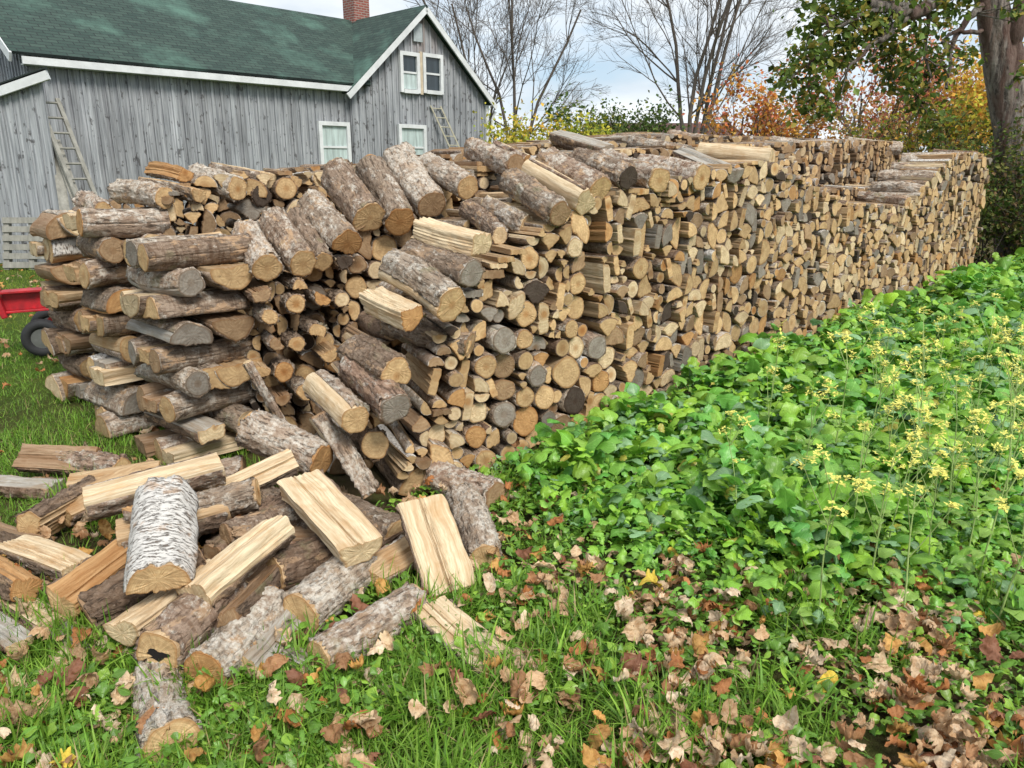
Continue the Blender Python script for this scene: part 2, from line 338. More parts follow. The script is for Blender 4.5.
def build_log(sec, Ln, M, seed, bt=0.006, rough=0.0025, separate=True, cover=1.0, hollow=False, rot=0.0, ragged=0.004):
    """local X runs from the far to the near end. returns wood=(V,F4,F3,mi,lc,smooth), bark=(V,F4,lc) or None"""
    r = np.random.default_rng(seed); n = len(sec['a']); a = sec['a']; flag = sec['flag'].copy()
    if cover < 1:      # part of the bark has come off
        k = int(n*(1-cover)); st = r.integers(0, n); off = (np.arange(n)-st) % n < k
        flag = flag & ~off
    cx, cy = sec['c']; ca, sa = np.cos(a), np.sin(a)
    xs = np.linspace(-Ln/2, Ln/2, M)
    bend = r.normal(0, 0.006 if sec['flag'].all() else 0.002, 2); tw = r.normal(0, 0.03)
    tap = 1+r.normal(0, 0.03)*(xs/Ln*2)
    oy = bend[0]*(1-(2*xs/Ln)**2)*2; oz = bend[1]*(1-(2*xs/Ln)**2)*2
    base = sec['rad'][None, :]*tap[:, None]
    lowf = smooth_noise(r, M, n, 0.02*sec['R'], 4) if M > 3 else 0
    fibre = smooth_noise(r, 1, n, 0.0030, 0)
    side = base + lowf + np.where(sec['flag'][None, :], 0, fibre + (smooth_noise(r, M, n, 0.0012, 1) if M > 3 else 0))
    wood = side - np.where(flag[None, :], bt, 0.0 if separate else 0)
    if not separate: wood = side
    def ring(rad, i, x=None):
        xx = np.full(n, xs[i]) if x is None else x
        return np.stack([xx, cx+rad*ca+oy[i], cy+rad*sa+oz[i]], 1)
    V = [ring(wood[i], i) for i in range(M)]; RF = [np.ones(M*n)]
    j = np.arange(n); F4 = []; mi = []; sm = []
    for i in range(M-1):
        q = np.stack([i*n+j, i*n+(j+1) % n, (i+1)*n+(j+1) % n, (i+1)*n+j], 1); F4.append(q)
        mm = np.where(flag & np.roll(flag, -1), 2, 1)
        if separate: mm = np.full(n, 1)
        mi.append(mm); sm.append(np.full(n, False) if separate else mm == 2)
    nv = M*n; F3 = []; mi3 = []
    fr = [1.0, 0.9, 0.45] if separate else [1.0, 0.91]
    tilt = r.normal(0, 0.03, (2, 2))
    for e, i in ((0, 0), (1, M-1)):
        sg = -1 if e == 0 else 1
        start = nv; rings = []
        for fi, f in enumerate(fr):
            rad = wood[i]*f
            yy, zz = cx+rad*ca, cy+rad*sa
            x = xs[i] + (0 if fi == 0 else sg*0.0015) + np.zeros(n)
            if separate and fi > 0: x = x + r.normal(0, 0.0007, n)
            V.append(np.stack([x, yy+oy[i], zz+oz[i]], 1)); rings.append(nv); nv += n; RF.append(np.full(n, f))
        V.append(np.array([[xs[i]+sg*0.0015, cx+oy[i], cy+oz[i]]])); cen = nv; nv += 1; RF.append(np.zeros(1))
        for fi in range(len(fr)-1):
            A_, B_ = rings[fi], rings[fi+1]
            q = np.stack([A_+j, A_+(j+1) % n, B_+(j+1) % n, B_+j], 1)
            if e == 0: q = q[:, ::-1]
            F4.append(q); mi.append(np.where(flag & np.roll(flag, -1), 2, 0) if (not separate and fi == 0) else np.full(n, 0)); sm.append(np.full(n, False))
        B_ = rings[-1]; q = np.stack([B_+j, B_+(j+1) % n, np.full(n, cen)], 1)
        if e == 0: q = q[:, ::-1]
        F3.append(q); mi3.append(np.full(n, 0))
    V = np.concatenate(V); lc = V.copy()
    # tilt of the saw cuts: shear x by y/z near the ends
    wgt = np.clip((np.abs(V[:, 0])/(Ln/2)-0.0), 0, 1)**6
    tl = np.where(V[:, 0:1] > 0, tilt[0:1], tilt[1:2]); V[:, 0] += wgt*(V[:, 1]*tl[:, 0]+V[:, 2]*tl[:, 1])
    F4 = np.concatenate(F4); F3 = np.concatenate(F3)
    W = (V, F4, F3, np.concatenate([np.concatenate(mi), np.concatenate(mi3)]), lc, np.concatenate([np.concatenate(sm), np.full(len(F3), False)]), np.concatenate(RF))
    bark = None
    if separate and flag.sum() >= 3:
        runs = []
        if flag.all(): runs = [np.arange(n+1) % n]
        else:
            s0 = np.where(~flag)[0][0]; order = (s0+np.arange(n)) % n; cur = []
            for k in order:
                if flag[k]: cur.append(k)
                elif cur: runs.append(np.array(cur)); cur = []
            if cur: runs.append(np.array(cur))
        BV = []; BF = []; bn = 0
        rf = smooth_noise(r, M, n, rough, 0)+smooth_noise(r, M, n, rough*0.8, 2)
        outer = np.maximum(side + rf, side-bt*0.5)
        chipA = np.abs(smooth_noise(r, 1, n, ragged, 1))[0]+0.002; chipB = np.abs(smooth_noise(r, 1, n, ragged, 1))[0]+0.0005
        for run in runs:
            K = len(run)
            if K < 3: continue
            for i in range(M):
                t0 = xs[i]+ (chipA[run] if i == 0 else 0) - (chipB[run] if i == M-1 else 0)
                t0 = t0 + np.zeros(K)
                for rad in (outer[i][run], (wood[i]-0.0015)[run]):
                    BV.append(np.stack([t0, cx+rad*ca[run]+oy[i], cy+rad*sa[run]+oz[i]], 1))
            o = lambda i, k: bn+i*2*K+k
            q = lambda i, k: bn+i*2*K+K+k
            kk = np.arange(K-1)
            for i in range(M-1):
                BF.append(np.stack([o(i, kk), o(i, kk+1), o(i+1, kk+1), o(i+1, kk)], 1))
                for k in (0, K-1):
                    f = [o(i, k), o(i+1, k), q(i+1, k), q(i, k)]
                    if k: f = f[::-1]
                    BF.append(np.array([f]))
            BF.append(np.stack([o(0, kk), q(0, kk), q(0, kk+1), o(0, kk+1)], 1))
            BF.append(np.stack([o(M-1, kk), o(M-1, kk+1), q(M-1, kk+1), q(M-1, kk)], 1))
            bn += M*2*K
        if BV:
            BV = np.concatenate(BV); BF = np.concatenate(BF); bl = BV.copy()
            wgt = np.clip((np.abs(BV[:, 0])/(Ln/2)), 0, 1)**6
            tl = np.where(BV[:, 0:1] > 0, tilt[0:1], tilt[1:2]); BV[:, 0] += wgt*(BV[:, 1]*tl[:, 0]+BV[:, 2]*tl[:, 1])
            bark = (BV, BF, bl)
    return W, bark

def frame(X, roll=0.0):
    X = np.asarray(X, float); X = X/np.linalg.norm(X)
    up = np.array((0, 0, 1.0))
    if abs(X[2]) > 0.97: up = np.array((0, 1.0, 0))
    Y = np.cross(up, X); Y /= np.linalg.norm(Y); Z = np.cross(X, Y)
    c, s = math.cos(roll), math.sin(roll)
    return np.stack([X, c*Y+s*Z, -s*Y+c*Z], 1)      # columns

ENDT = {'tan': (0.74, 0.545, 0.30), 'pale': (0.84, 0.70, 0.46), 'orange': (0.62, 0.38, 0.17), 'grey': (0.36, 0.34, 0.30), 'brown': (0.46, 0.33, 0.20), 'dark': (0.10, 0.08, 0.065)}
SPLT = {'tan': (0.56, 0.41, 0.25), 'pale': (0.74, 0.61, 0.42), 'orange': (0.50, 0.30, 0.14), 'grey': (0.42, 0.40, 0.36), 'brown': (0.36, 0.25, 0.16), 'dark': (0.09, 0.08, 0.07)}
WORD = {'tan': 'tan', 'pale': 'pale cream', 'orange': 'orange', 'grey': 'weathered grey', 'brown': 'brown', 'dark': 'blackened'}
N_LOG = 0
def log_object(center, X, Ln, sec, tone, btone, seed, label, group, roll=0.0, n_M=10, bt=0.006, rough=0.0025, cover=1.0, stone=None, jit=True, name='firewood_log', ragged=0.004):
    """one log: an Empty with its wood and its bark as children"""
    global N_LOG; N_LOG += 1
    r = np.random.default_rng(seed+999)
    W, B = build_log(sec, Ln, n_M, seed, bt=bt, rough=rough, cover=cover, ragged=ragged)
    V, F4, F3, mi, lc, sm, rf = W
    k = r.uniform(0.72, 1.1) if jit else 1.0
    e = np.array(ENDT[tone])*k; s = np.array(SPLT[stone or tone])*k; rv = r.random()
    F = frame(X, roll)
    Mx = Matrix(((*F[0], center[0]), (*F[1], center[1]), (*F[2], center[2]), (0, 0, 0, 1)))
    shift = -V.mean(0)*0
    n = len(V)
    me = mesh_np('wood', V, [F4, F3], LOGMATS, mi, sm, dict(lc=lc, rf=rf, tone=np.tile(e, (n, 1)), stone=np.tile(s, (n, 1)), rnd=np.full(n, rv), btone=np.tile((0.5, 0, 0), (n, 1))))
    root = empty(name); root.matrix_world = Mx
    link('wood', me, root)
    if B is not None:
        BV, BF, bl = B; n = len(BV)
        mb = mesh_np('bark', BV, [BF], [M_BARK], None, True, dict(lc=bl, rnd=np.full(n, rv), btone=np.tile(btone, (n, 1))))
        link('bark', mb, root)
    tag(root, label, 'firewood log', group)
    return root

def center_off(sec): return np.array((0.0, sec['c'][0], sec['c'][1]))
def btone_rand(r):
    return (float(np.clip(r.normal(0.55, 0.25), 0, 1)), 1.0 if r.random() < 0.05 else 0.0, float(max(0, r.normal(0.1, 0.25))))

# ------------------------------------------------------------------ ground
def on_garden(x, y):
    q = (np.stack([x, y], -1)-A0[:2])@NN[:2]
    return (q > 0.12)
def make_ground():
    n = 90; xs = np.concatenate([-np.geomspace(400, 8, 14), np.linspace(-7, 10, 80), np.geomspace(11, 400, 14)])
    ys = np.concatenate([[-60, -20, -6], np.linspace(-1, 16, 80), np.geomspace(17, 900, 18)])
    X, Y = np.meshgrid(xs, ys); Z = np.zeros_like(X)
    for i in range(X.shape[0]):
        for j in range(X.shape[1]):
            if abs(X[i, j]) < 11 and -1 < Y[i, j] < 17: Z[i, j] = 0.025*mnoise.noise(Vector((X[i, j]*1.3, Y[i, j]*1.3, 0)))-0.012
    V = np.stack([X, Y, Z], -1).reshape(-1, 3); c = X.shape[1]; rr = X.shape[0]
    I, J = np.meshgrid(np.arange(rr-1), np.arange(c-1), indexing='ij'); k = (I*c+J).ravel()
    F = np.stack([k, k+1, k+c+1, k+c], 1)
    m, t, p = mat('ground_soil'); b = NB(t)
    g = b.n('NewGeometry').outputs['Position']
    n0 = b.noise(g, 0.35, 5, 0.6); n1_ = b.noise(g, 3.2, 6, 0.68); n2_ = b.noise(g, 24, 6, 0.75); n3 = b.noise(g, 120, 3, 0.7)
    soil = b.mix(n2_, (0.06, 0.05, 0.022), (0.22, 0.16, 0.09)); lawn = b.mix(n2_, (0.035, 0.085, 0.012), (0.13, 0.21, 0.03))
    lawn = b.mix(b.ramp(n1_, (0.4, 0.0), (0.7, 0.6)), lawn, (0.2, 0.22, 0.05))
    far = b.n('SeparateXYZ', i_0=g).outputs[1]
    q = b.n('VectorMath', operation='DOT_PRODUCT', i_0=g, i_1=tuple(NN)).outputs['Value']
    isl = b.ramp(b.math('ADD', b.math('MULTIPLY', b.math('SUBTRACT', q, -6.0), -0.5), 0.5), (0.0, 0.0), (1.0, 1.0))
    lw = b.math('MAXIMUM', isl, b.ramp(n1_, (0.45, 0.0), (0.6, 0.6)))
    c_ = b.mix(lw, soil, lawn)
    c_ = b.mix(b.math('MULTIPLY', n3, 0.6), c_, b.mix(1.0, c_, (0.45, 0.45, 0.4), 'MULTIPLY'))
    b.link(c_, p.inputs['Base Color']); p.inputs['Roughness'].default_value = 1; p.inputs['Specular IOR Level'].default_value = 0.1
    b.link(b.bump(b.math('ADD', n2_, n3), 1.0, 0.03), p.inputs['Normal'])
    o = link('ground', mesh_np('ground', V, [F], [m], None, True)); tag(o, kind='structure')
make_ground()

# ------------------------------------------------------------------ the stack: rows packed by dropping sections on a skyline
def prof(sec, rot, dx):
    a = sec['a']; x = sec['c'][0]+sec['rad']*np.cos(a); y = sec['c'][1]+sec['rad']*np.sin(a)
    c, s = math.cos(rot), math.sin(rot); X = c*x-s*y; Y = s*x+c*y
    x0, x1 = X.min(), X.max(); k = max(3, int(math.ceil((x1-x0)/dx)))
    g = x0+(np.arange(k)+0.5)*(x1-x0)/k
    P = np.stack([X, Y], 1); Q = np.roll(P, -1, 0)
    lo = np.full(k, 9.0); hi = np.full(k, -9.0)
    for p, q in zip(P, Q):
        a0, a1 = (p, q) if p[0] < q[0] else (q, p)
        ii = (g >= a0[0]) & (g <= a1[0])
        if ii.any():
            yy = a0[1]+(a1[1]-a0[1])*(g[ii]-a0[0])/max(a1[0]-a0[0], 1e-6)
            lo[ii] = np.minimum(lo[ii], yy); hi[ii] = np.maximum(hi[ii], yy)
    lo[lo > 8] = Y.min()+0.02; hi[hi < -8] = Y.max()-0.02
    return x0, x1, lo, hi
def rand_shape(r, big=1.0):
    k = r.random(); Rr = float(np.clip(r.normal(0.072, 0.018), 0.034, 0.104))*big; sd_ = int(r.integers(1e9))
    if k < 0.32: return section(Rr, [], 22, sd_, 0.05), 'round'
    Rr = Rr*1.38
    if k < 0.56: return section(Rr, [(90+r.normal(0, 4), r.uniform(-0.1, 0.15))], 22, sd_, 0.05), 'half-round'
    if k < 0.92:
        h = r.uniform(34, 62); return section(Rr*1.12, [(h, r.uniform(-0.05, 0.1)), (180-h, r.uniform(-0.05, 0.1))], 22, sd_, 0.05), 'wedge'
    return section(Rr, [(90, 0.3), (270, r.uniform(0.1, 0.4)), (r.choice([0, 180]), r.uniform(0.3, 0.6))], 22, sd_, 0.05), 'blocky'
def shape_library(seed, n=150):
    r = np.random.default_rng(seed); lib = []
    for _ in range(n):
        sec, kd = rand_shape(r)
        rots = [0.0] if kd == 'round' else [0.0, math.pi]+list(r.uniform(0, 6.28, 1))
        for rot in rots: lib.append((sec, kd, rot)+prof(sec, rot, 0.01))
    return lib
LIB = shape_library(3)
def pack_row(ctrl, off, seed):
    """ctrl: picture points of the wanted top edge, carried onto the vertical plane of the row face"""
    r = np.random.default_rng(seed); P = np.array([on_row(u, v, off) for u, v in ctrl]); S = (P-A0)@DD; Z = P[:, 2]
    o = np.argsort(S); S, Z = S[o], Z[o]; dx = 0.01; s0, s1 = S[0], S[-1]; n = int((s1-s0)/dx)
    g = s0+np.arange(n)*dx; T = np.interp(g, S, Z)-0.02; H = np.zeros(n); res = []
    from numpy.lib.stride_tricks import sliding_window_view as sw
    closed = np.zeros(n, bool)
    while not closed.all() and len(res) < 1600:
        best = None; pr = np.where(closed, 50.0, H/np.maximum(T, 0.3))
        # work in a window round one of the lowest places
        lowest = np.argsort(pr+r.uniform(0, 0.12, n))[:1][0]; w0 = max(0, lowest-35); w1 = min(n, lowest+35)
        Hw, Tw = H[w0:w1], T[w0:w1]
        for q in r.integers(0, len(LIB), 14):
            sec, kd, rot, x0, x1, lo, hi = LIB[q]; k = len(lo); pen = 0.05 if kd != 'round' and g[w0] < 1.3 and off > -2 else 0.0
            if k >= len(Hw): continue
            Wd = sw(Hw, k); z = (Wd-lo).max(1); gap = (z[:, None]+lo-Wd).sum(1)*dx
            Tm = sw(Tw, k).min(1); top = z+hi.max()
            sc = gap/(k*dx)*1.6 + z/np.maximum(Tm, 0.3)*0.9 + r.uniform(0, 0.05, len(z)) - 0.75*(hi-lo).mean() + pen
            sc = np.where(top > Tm+0.05, 99, sc); i = int(sc.argmin())
            if sc[i] < 90 and (best is None or sc[i] < best[0]): best = (sc[i], i+w0, sec, rot, kd, x0, lo, hi, z[i])
        if best is None:
            closed[max(0, lowest-2):lowest+3] = True
            continue
        _, i, sec, rot, kd, x0, lo, hi, z = best; k = len(lo)
        H[i:i+k] = z+hi+0.002
        res.append(dict(s=g[i]-x0, z=z, sec=sec, rot=rot, kind=kd, off=off))
    return res
TOP_A = [(396, 505), (402, 470), (425, 390), (440, 335), (470, 292), (490, 268), (520, 250), (560, 212), (600, 198), (650, 188), (700, 174), (740, 166), (770, 160), (792, 172), (820, 190), (850, 205), (905, 207), (915, 197), (930, 180), (942, 165), (955, 154), (980, 154), (991, 160)]
TOP_A2 = [(322, 478), (330, 430), (345, 385), (375, 335), (400, 298), (440, 245), (480, 215), (520, 195), (560, 182), (600, 172), (700, 160), (770, 150), (800, 160), (830, 190), (900, 188), (925, 172), (945, 156), (975, 152)]
TOP_B = [(246, 465), (250, 262), (300, 250), (345, 225), (400, 205), (440, 180), (480, 165), (560, 158), (640, 150), (740, 146), (850, 141), (903, 143)]
TOP_C = [(152, 440), (155, 200), (200, 176), (270, 176), (330, 172), (400, 165), (470, 152), (560, 145), (640, 136), (760, 138), (840, 141)]
TOP_D = [(86, 400), (90, 205), (150, 192), (250, 175), (320, 168), (400, 165), (470, 152), (560, 142), (640, 134), (700, 136)]
OFFS = dict(A=0.0, A2=-0.58, B=-1.25, C=-2.1, D=-3.1)
import time; T0 = time.time()
ROWS = []
for nm, ct, sd_ in (('A', TOP_A, 5), ('A2', TOP_A2, 6), ('B', TOP_B, 7), ('C', TOP_C, 8), ('D', TOP_D, 9)):
    for q in pack_row(ct, OFFS[nm], sd_): q['row'] = nm; ROWS.append(q)
rr_ = np.random.default_rng(77)
for q in ROWS:
    q['sec'] = dict(q['sec']); q['sec']['rad'] = q['sec']['rad']*float(rr_.uniform(0.91, 0.98))
    q['L'] = float(rr_.normal(0.48, 0.02)); jit = float(np.clip(rr_.normal(-0.012, 0.017), -0.06, 0.04))
    yaw, pit = rr_.normal(0, 0.04)-0.13-0.25*float(np.clip((1.9-q['s'])/1.3, 0, 1)), rr_.normal(0, 0.03)
    X = NN*math.cos(yaw)+DD*math.sin(yaw); X = X*math.cos(pit)+np.array((0, 0, 1))*math.sin(pit)
    near = A0+DD*q['s']+NN*(q['off']+jit)+np.array((0, 0, q['z']))
    q['X'] = X; q['c'] = near-X*q['L']/2
    q['seed'] = int(rr_.integers(1e9))
    t = rr_.random(); q['tone'] = 'tan' if t < 0.50 else 'pale' if t < 0.74 else 'orange' if t < 0.79 else 'brown' if t < 0.90 else 'grey' if t < 0.975 else 'dark'
    if q['row'] != 'A' and rr_.random() < 0.35: q['tone'] = 'brown'
    u, v, dep = proj(near); q['uv'] = (u, v); q['dep'] = dep
    q['area'] = (q['sec']['rad'].mean()*769/dep)**2
# how many of the individual logs come from the packed rows: the largest in the picture that show
rowcut = {'A': lambda q: True, 'A2': lambda q: q['uv'][0] < 470 or q['uv'][1] < np.interp(q['uv'][0], [p[0] for p in TOP_A], [p[1] for p in TOP_A])+4,
          'B': lambda q: q['uv'][0] < 400 or q['uv'][1] < np.interp(q['uv'][0], [p[0] for p in TOP_A2], [p[1] for p in TOP_A2])+4,
          'C': lambda q: q['uv'][1] < np.interp(q['uv'][0], [p[0] for p in TOP_B], [p[1] for p in TOP_B])-2,
          'D': lambda q: q['uv'][1] < np.interp(q['uv'][0], [p[0] for p in TOP_C], [p[1] for p in TOP_C])-2}
N_PACKED = 122
cand = sorted([q for q in ROWS if rowcut[q['row']](q)], key=lambda q: -q['area'])
chosen = cand[:N_PACKED]
ch_ids = {id(q) for q in chosen}
ORD = ['', 'first', 'second', 'third', 'fourth', 'fifth', 'sixth', 'seventh', 'eighth', 'ninth', 'tenth', 'eleventh', 'twelfth', 'thirteenth', 'fourteenth', 'fifteenth', 'sixteenth', 'seventeenth', 'eighteenth', 'nineteenth', 'twentieth']
ROWW = {'A': 'front row', 'A2': 'second row', 'B': 'third row', 'C': 'fourth row', 'D': 'back row'}
USED = set()
def uniq(base, alts):
    for a in alts:
        l = base % a if '%s' in base else base+a
        if l not in USED: USED.add(l); return l
    return l
for q in chosen:
    r = np.random.default_rng(q['seed'])
    same = [x for x in chosen if x['row'] == q['row']]
    smin = min(x['s'] for x in same); colm = int((q['s']-smin)/0.16)+1; crs = int(q['z']/0.125)+1
    size = 'small' if q['sec']['rad'].mean() < 0.052 else 'large' if q['sec']['rad'].mean() > 0.075 else 'medium'
    posn = 'in course %s up, column %s from left, %s' % (ORD[min(crs, 20)], ORD[min(colm, 20)], ROWW[q['row']])
    lab = ''
    for pre in ('', 'slightly lower ', 'slightly higher ', 'slimmer ', 'broader '):
        lab = '%s%s %s log end %s' % (pre, WORD[q['tone']], q['kind'], posn) if pre else '%s %s %s log end %s' % (size, WORD[q['tone']], q['kind'], posn)
        if lab not in USED: break
    USED.add(lab); q['label'] = lab
    sec = q['sec']
    # rebuild the outline finer
    fine = dict(sec); k = 44; a = np.arange(k)*2*math.pi/k+0.01
    fine['rad'] = np.interp(a, np.append(sec['a'], sec['a'][0]+2*math.pi), np.append(sec['rad'], sec['rad'][0])); fine['a'] = a
    fl = np.interp(a, np.append(sec['a'], sec['a'][0]+2*math.pi), np.append(sec['flag'], sec['flag'][0]).astype(float)) > 0.6; fine['flag'] = fl
    log_object(q['c'], q['X'], q['L'], fine, q['tone'], btone_rand(r), q['seed'], lab, 'firewood logs stacked end-on in the long pile', roll=q['rot'], n_M=6, bt=r.uniform(0.003, 0.006), cover=1.0 if r.random() < 0.7 else r.uniform(0.5, 0.9))
# the rest of the stack as one mass
def mass(rows, name, label):
    Vs = []; F4s = []; F3s = []; M4 = []; M3 = []; S4 = []; S3 = []; at = {k: [] for k in ('lc', 'tone', 'stone', 'btone', 'rnd', 'rf')}; nv = 0
    for q in rows:
        r = np.random.default_rng(q['seed']); W, _ = build_log(q['sec'], q['L'], 3, q['seed'], separate=False)
        V, F4, F3, mi, lc, sm, rf = W; F = frame(q['X'], q['rot']); V = V@F.T+q['c']
        Vs.append(V); F4s.append(F4+nv); F3s.append(F3+nv); M4.append(mi[:len(F4)]); M3.append(mi[len(F4):]); S4.append(sm[:len(F4)]); S3.append(sm[len(F4):])
        n = len(V); nv += n; k = r.uniform(0.66, 1.12)
        at['lc'].append(lc); at['rf'].append(rf); at['tone'].append(np.tile(np.array(ENDT[q['tone']])*k, (n, 1))); at['stone'].append(np.tile(np.array(SPLT[q['tone']])*k, (n, 1)))
        at['btone'].append(np.tile(btone_rand(r), (n, 1))); at['rnd'].append(np.full(n, r.random()))
    me = mesh_np(name, np.concatenate(Vs), [np.concatenate(F4s), np.concatenate(F3s)], LOGMATS, np.concatenate(M4+M3), np.concatenate(S4+S3), {k: np.concatenate(v) for k, v in at.items()})
    return tag(link(name, me), label, 'firewood pile', kind='stuff')
mass([q for q in ROWS if id(q) not in ch_ids], 'stacked_firewood', 'long stack of split and round firewood receding to the right along the weeds')
print('t pack+build', time.time()-T0); print('packed', len(ROWS), 'chosen', len(chosen), 'minarea', chosen[-1]['area'])

# ------------------------------------------------------------------ crib ends: layers of logs laid crosswise
def crib(u, v, off, H, seed, layers, group, where, Lc=0.5, lean=0.0):
    """(u, v) picture point of the crib's near left foot on the row plane off"""
    r = np.random.default_rng(seed); foot = on_row(u, v, off); s = (foot-A0)@DD; z = foot[2]*0
    k = 0
    for li in range(layers):
        alongD = li % 2 == 0; th = H/layers
        nl = 3 if alongD else (2 if r.random() < 0.5 else 3)
        drift = lean*z
        for j in range(nl):
            kd = r.random(); Rr = th*r.uniform(0.50, 0.56); sd_ = int(r.integers(1e9))
            fd = r.choice([270, 90])
            if kd < 0.38: sec = section(Rr, [], 44, sd_, 0.05); kind = 'round'
            elif kd < 0.72: Rr = Rr*1.75; sec = section(Rr, [(fd+r.normal(0, 6), -0.02)], 44, sd_, 0.06); kind = 'half-round'
            else: Rr = Rr*1.62; sec = section(Rr, [(fd, 0.05), (fd-90+r.choice([0, 180]), 0.5), (fd+180, 0.62)], 44, sd_, 0.05); kind = 'blocky split'
            cc = center_off(sec)
            t = (j+0.5)/nl if nl == 3 else (0.2+0.6*j)
            Ln = Lc*r.uniform(0.93, 1.1)
            if alongD:
                pos = A0+DD*(s+drift+Lc/2+r.normal(0, 0.02))+NN*(off-0.06-(1-t)*(Lc-0.16)+r.normal(0, 0.012)); X = -DD+NN*r.normal(0, 0.07)
            else:
                pos = A0+DD*(s+drift+0.09+t*(Lc-0.16))+NN*(off-Lc/2+r.normal(0, 0.02)+0.02); X = NN+DD*r.normal(0, 0.07)
            pos = pos+np.array((0, 0, z+th/2)); X = X+np.array((0, 0, r.normal(0, 0.02)))
            F = frame(X)
            # centre the outline on the layer's mid height
            yy = sec['c'][1]+sec['rad']*np.sin(sec['a']); zc = (yy.max()+yy.min())/2
            pos = pos-F@np.array((0, sec['c'][0], zc))
            t_ = r.random(); tone = 'tan' if t_ < 0.45 else 'pale' if t_ < 0.65 else 'brown' if t_ < 0.8 else 'orange' if t_ < 0.88 else 'grey'
            k += 1
            depth = ('front', 'middle', 'inner')[nl-1-j if alongD else 0] if alongD else ('leftmost', 'middle', 'right-hand')[j if nl == 3 else (0, 2)[j]]
            lab = '%s %s log laid %s, %s of layer %s up, %s' % (WORD[tone], kind, 'lengthwise' if alongD else 'end-out', depth, ORD[li+1], where)
            log_object(pos, X, Ln, sec, tone, btone_rand(r), sd_, lab, group, n_M=14, cover=1.0 if r.random() < 0.6 else r.uniform(0.5, 0.9), rough=0.003, stone='grey' if r.random() < 0.15 else None)
        z += th
crib(176, 468, OFFS['B']+0.02, 1.28, 21, 9, 'logs laid crosswise in the end cribs', 'nearest crib', Lc=0.56)
crib(120, 450, OFFS['C'], 1.42, 22, 9, 'logs laid crosswise in the end cribs', 'middle crib', Lc=0.5)
crib(76, 404, OFFS['D'], 1.36, 23, 8, 'logs laid crosswise in the end cribs', 'farthest crib', Lc=0.46)

# ------------------------------------------------------------------ logs picked out one by one
HERO = []
def hero(near, far, wpx, planes, tone, bt, label, group, seed, roll=0, cover=1.0, stone=None, off=None, bthick=0.006, maxL=None, rough=0.004, wob=0.05, ragged=0.009, name='firewood_log', short=False):
    """near/far = (u, v, height) on the heap, or with off=(row offsets) points on two vertical planes parallel to the rows"""
    if off is None: P = on_z(*near); Q = on_z(*far)
    else: P = on_row(near[0], near[1], off[0]); Q = on_row(far[0], far[1], off[1])
    if np.linalg.norm(P-Q) < 0.40 and not short: d_ = (P-Q)/np.linalg.norm(P-Q); d_[2] *= 0.6; Q = P-d_/np.linalg.norm(d_)*0.42
    dep = proj((P+Q)/2)[2] if off is None else proj((P+Q)/2)[2]*0.84; Rr = wpx/2*dep/FPX
    sec = section(Rr, planes, 64, seed, wob); X = P-Q; Ln = np.linalg.norm(X)
    F = frame(X, R(roll)); c = (P+Q)/2 - F@center_off(sec)
    rj = np.random.default_rng(seed+5); bt = (float(np.clip(bt[0]+rj.normal(0, 0.16), 0.05, 1)), bt[1], float(np.clip(bt[2]+abs(rj.normal(0, 0.25)), 0, 1)))
    HERO.append((round(float(Ln), 2), round(float(Rr), 3), label))
    assert label not in USED, label
    USED.add(label)
    return log_object(c, X, float(Ln), sec, tone, bt, seed, label, group, roll=R(roll), n_M=26, bt=bthick, rough=rough, cover=cover, stone=stone, jit=False, ragged=ragged, name=name)
UP, DN = 90, 270
G1 = 'firewood logs fallen in a heap before the pile'
BG = (0.45, 0, 0); BL = (0.85, 0, 0); BD = (0.12, 0, 0); BR = (0.5, 0, 0.8); BB = (0.9, 1, 0); BP = (0.8, 0, 0.35)
Hp = lambda *a, **k: hero(*a, **k)
# heap, lowest first
Hp((172, 744, 0.05), (158, 676, 0.03), 52, [], 'tan', (0.8, 0, 0), 'grey ringed round log sunk in long grass, lowest of the heap', G1, 101, short=True)
Hp((157, 655, 0.13), (214, 606, 0.12), 50, [], 'tan', BG, 'hollow round log with a dark ragged hole in its cut end', G1, 102)
Hp((203, 672, 0.085), (256, 618, 0.085), 46, [], 'orange', BL, 'round log with smooth tan end, right of the hollow one', G1, 103)
Hp((248, 668, 0.06), (298, 612, 0.06), 32, [(60, 0.1), (150, 0.5)], 'pale', BL, 'weathered pale split log with long cracks lying in grass', G1, 104, stone='grey')
Hp((300, 618, 0.08), (356, 572, 0.08), 46, [], 'tan', (1.0, 0, 0), 'round log whose bark is nearly covered by white lichen', G1, 105)
Hp((318, 660, 0.05), (418, 600, 0.075), 40, [], 'tan', (0.9, 0, 0.15), 'long slim log with mottled white bark slanting through grass', G1, 106)
Hp((500, 672, 0.03), (440, 615, 0.08), 46, [(UP, 0.0)], 'pale', BL, 'bleached split log half buried in grass, rightmost of the heap', G1, 107, stone='pale')
Hp((368, 578, 0.08), (420, 545, 0.09), 36, [(70, 0.3)], 'tan', BR, 'reddish brown split log below the pale split faces', G1, 108, stone='tan')
Hp((484, 560, 0.05), (462, 498, 0.10), 36, [], 'tan', (1.0, 0, 0.1), 'white flaking log lying behind the upright pale split', G1, 109)
Hp((498, 497, 0.07), (466, 486, 0.08), 34, [], 'brown', BP, 'short stubby log touching the foot of the stack', G1, 110)
Hp((400, 535, 0.09), (345, 510, 0.10), 36, [], 'tan', BG, 'grey brown round log under the broad pale split face', G1, 111)
Hp((275, 575, 0.15), (330, 556, 0.12), 40, [(200, 0.3)], 'tan', BD, 'half-moon log with dark bark, right of the long pale wedge', G1, 112)
Hp((224, 624, 0.13), (272, 575, 0.12), 44, [(120, 0.15)], 'brown', BD, 'brown half log with rough dark bark beneath the pale wedge', G1, 113)
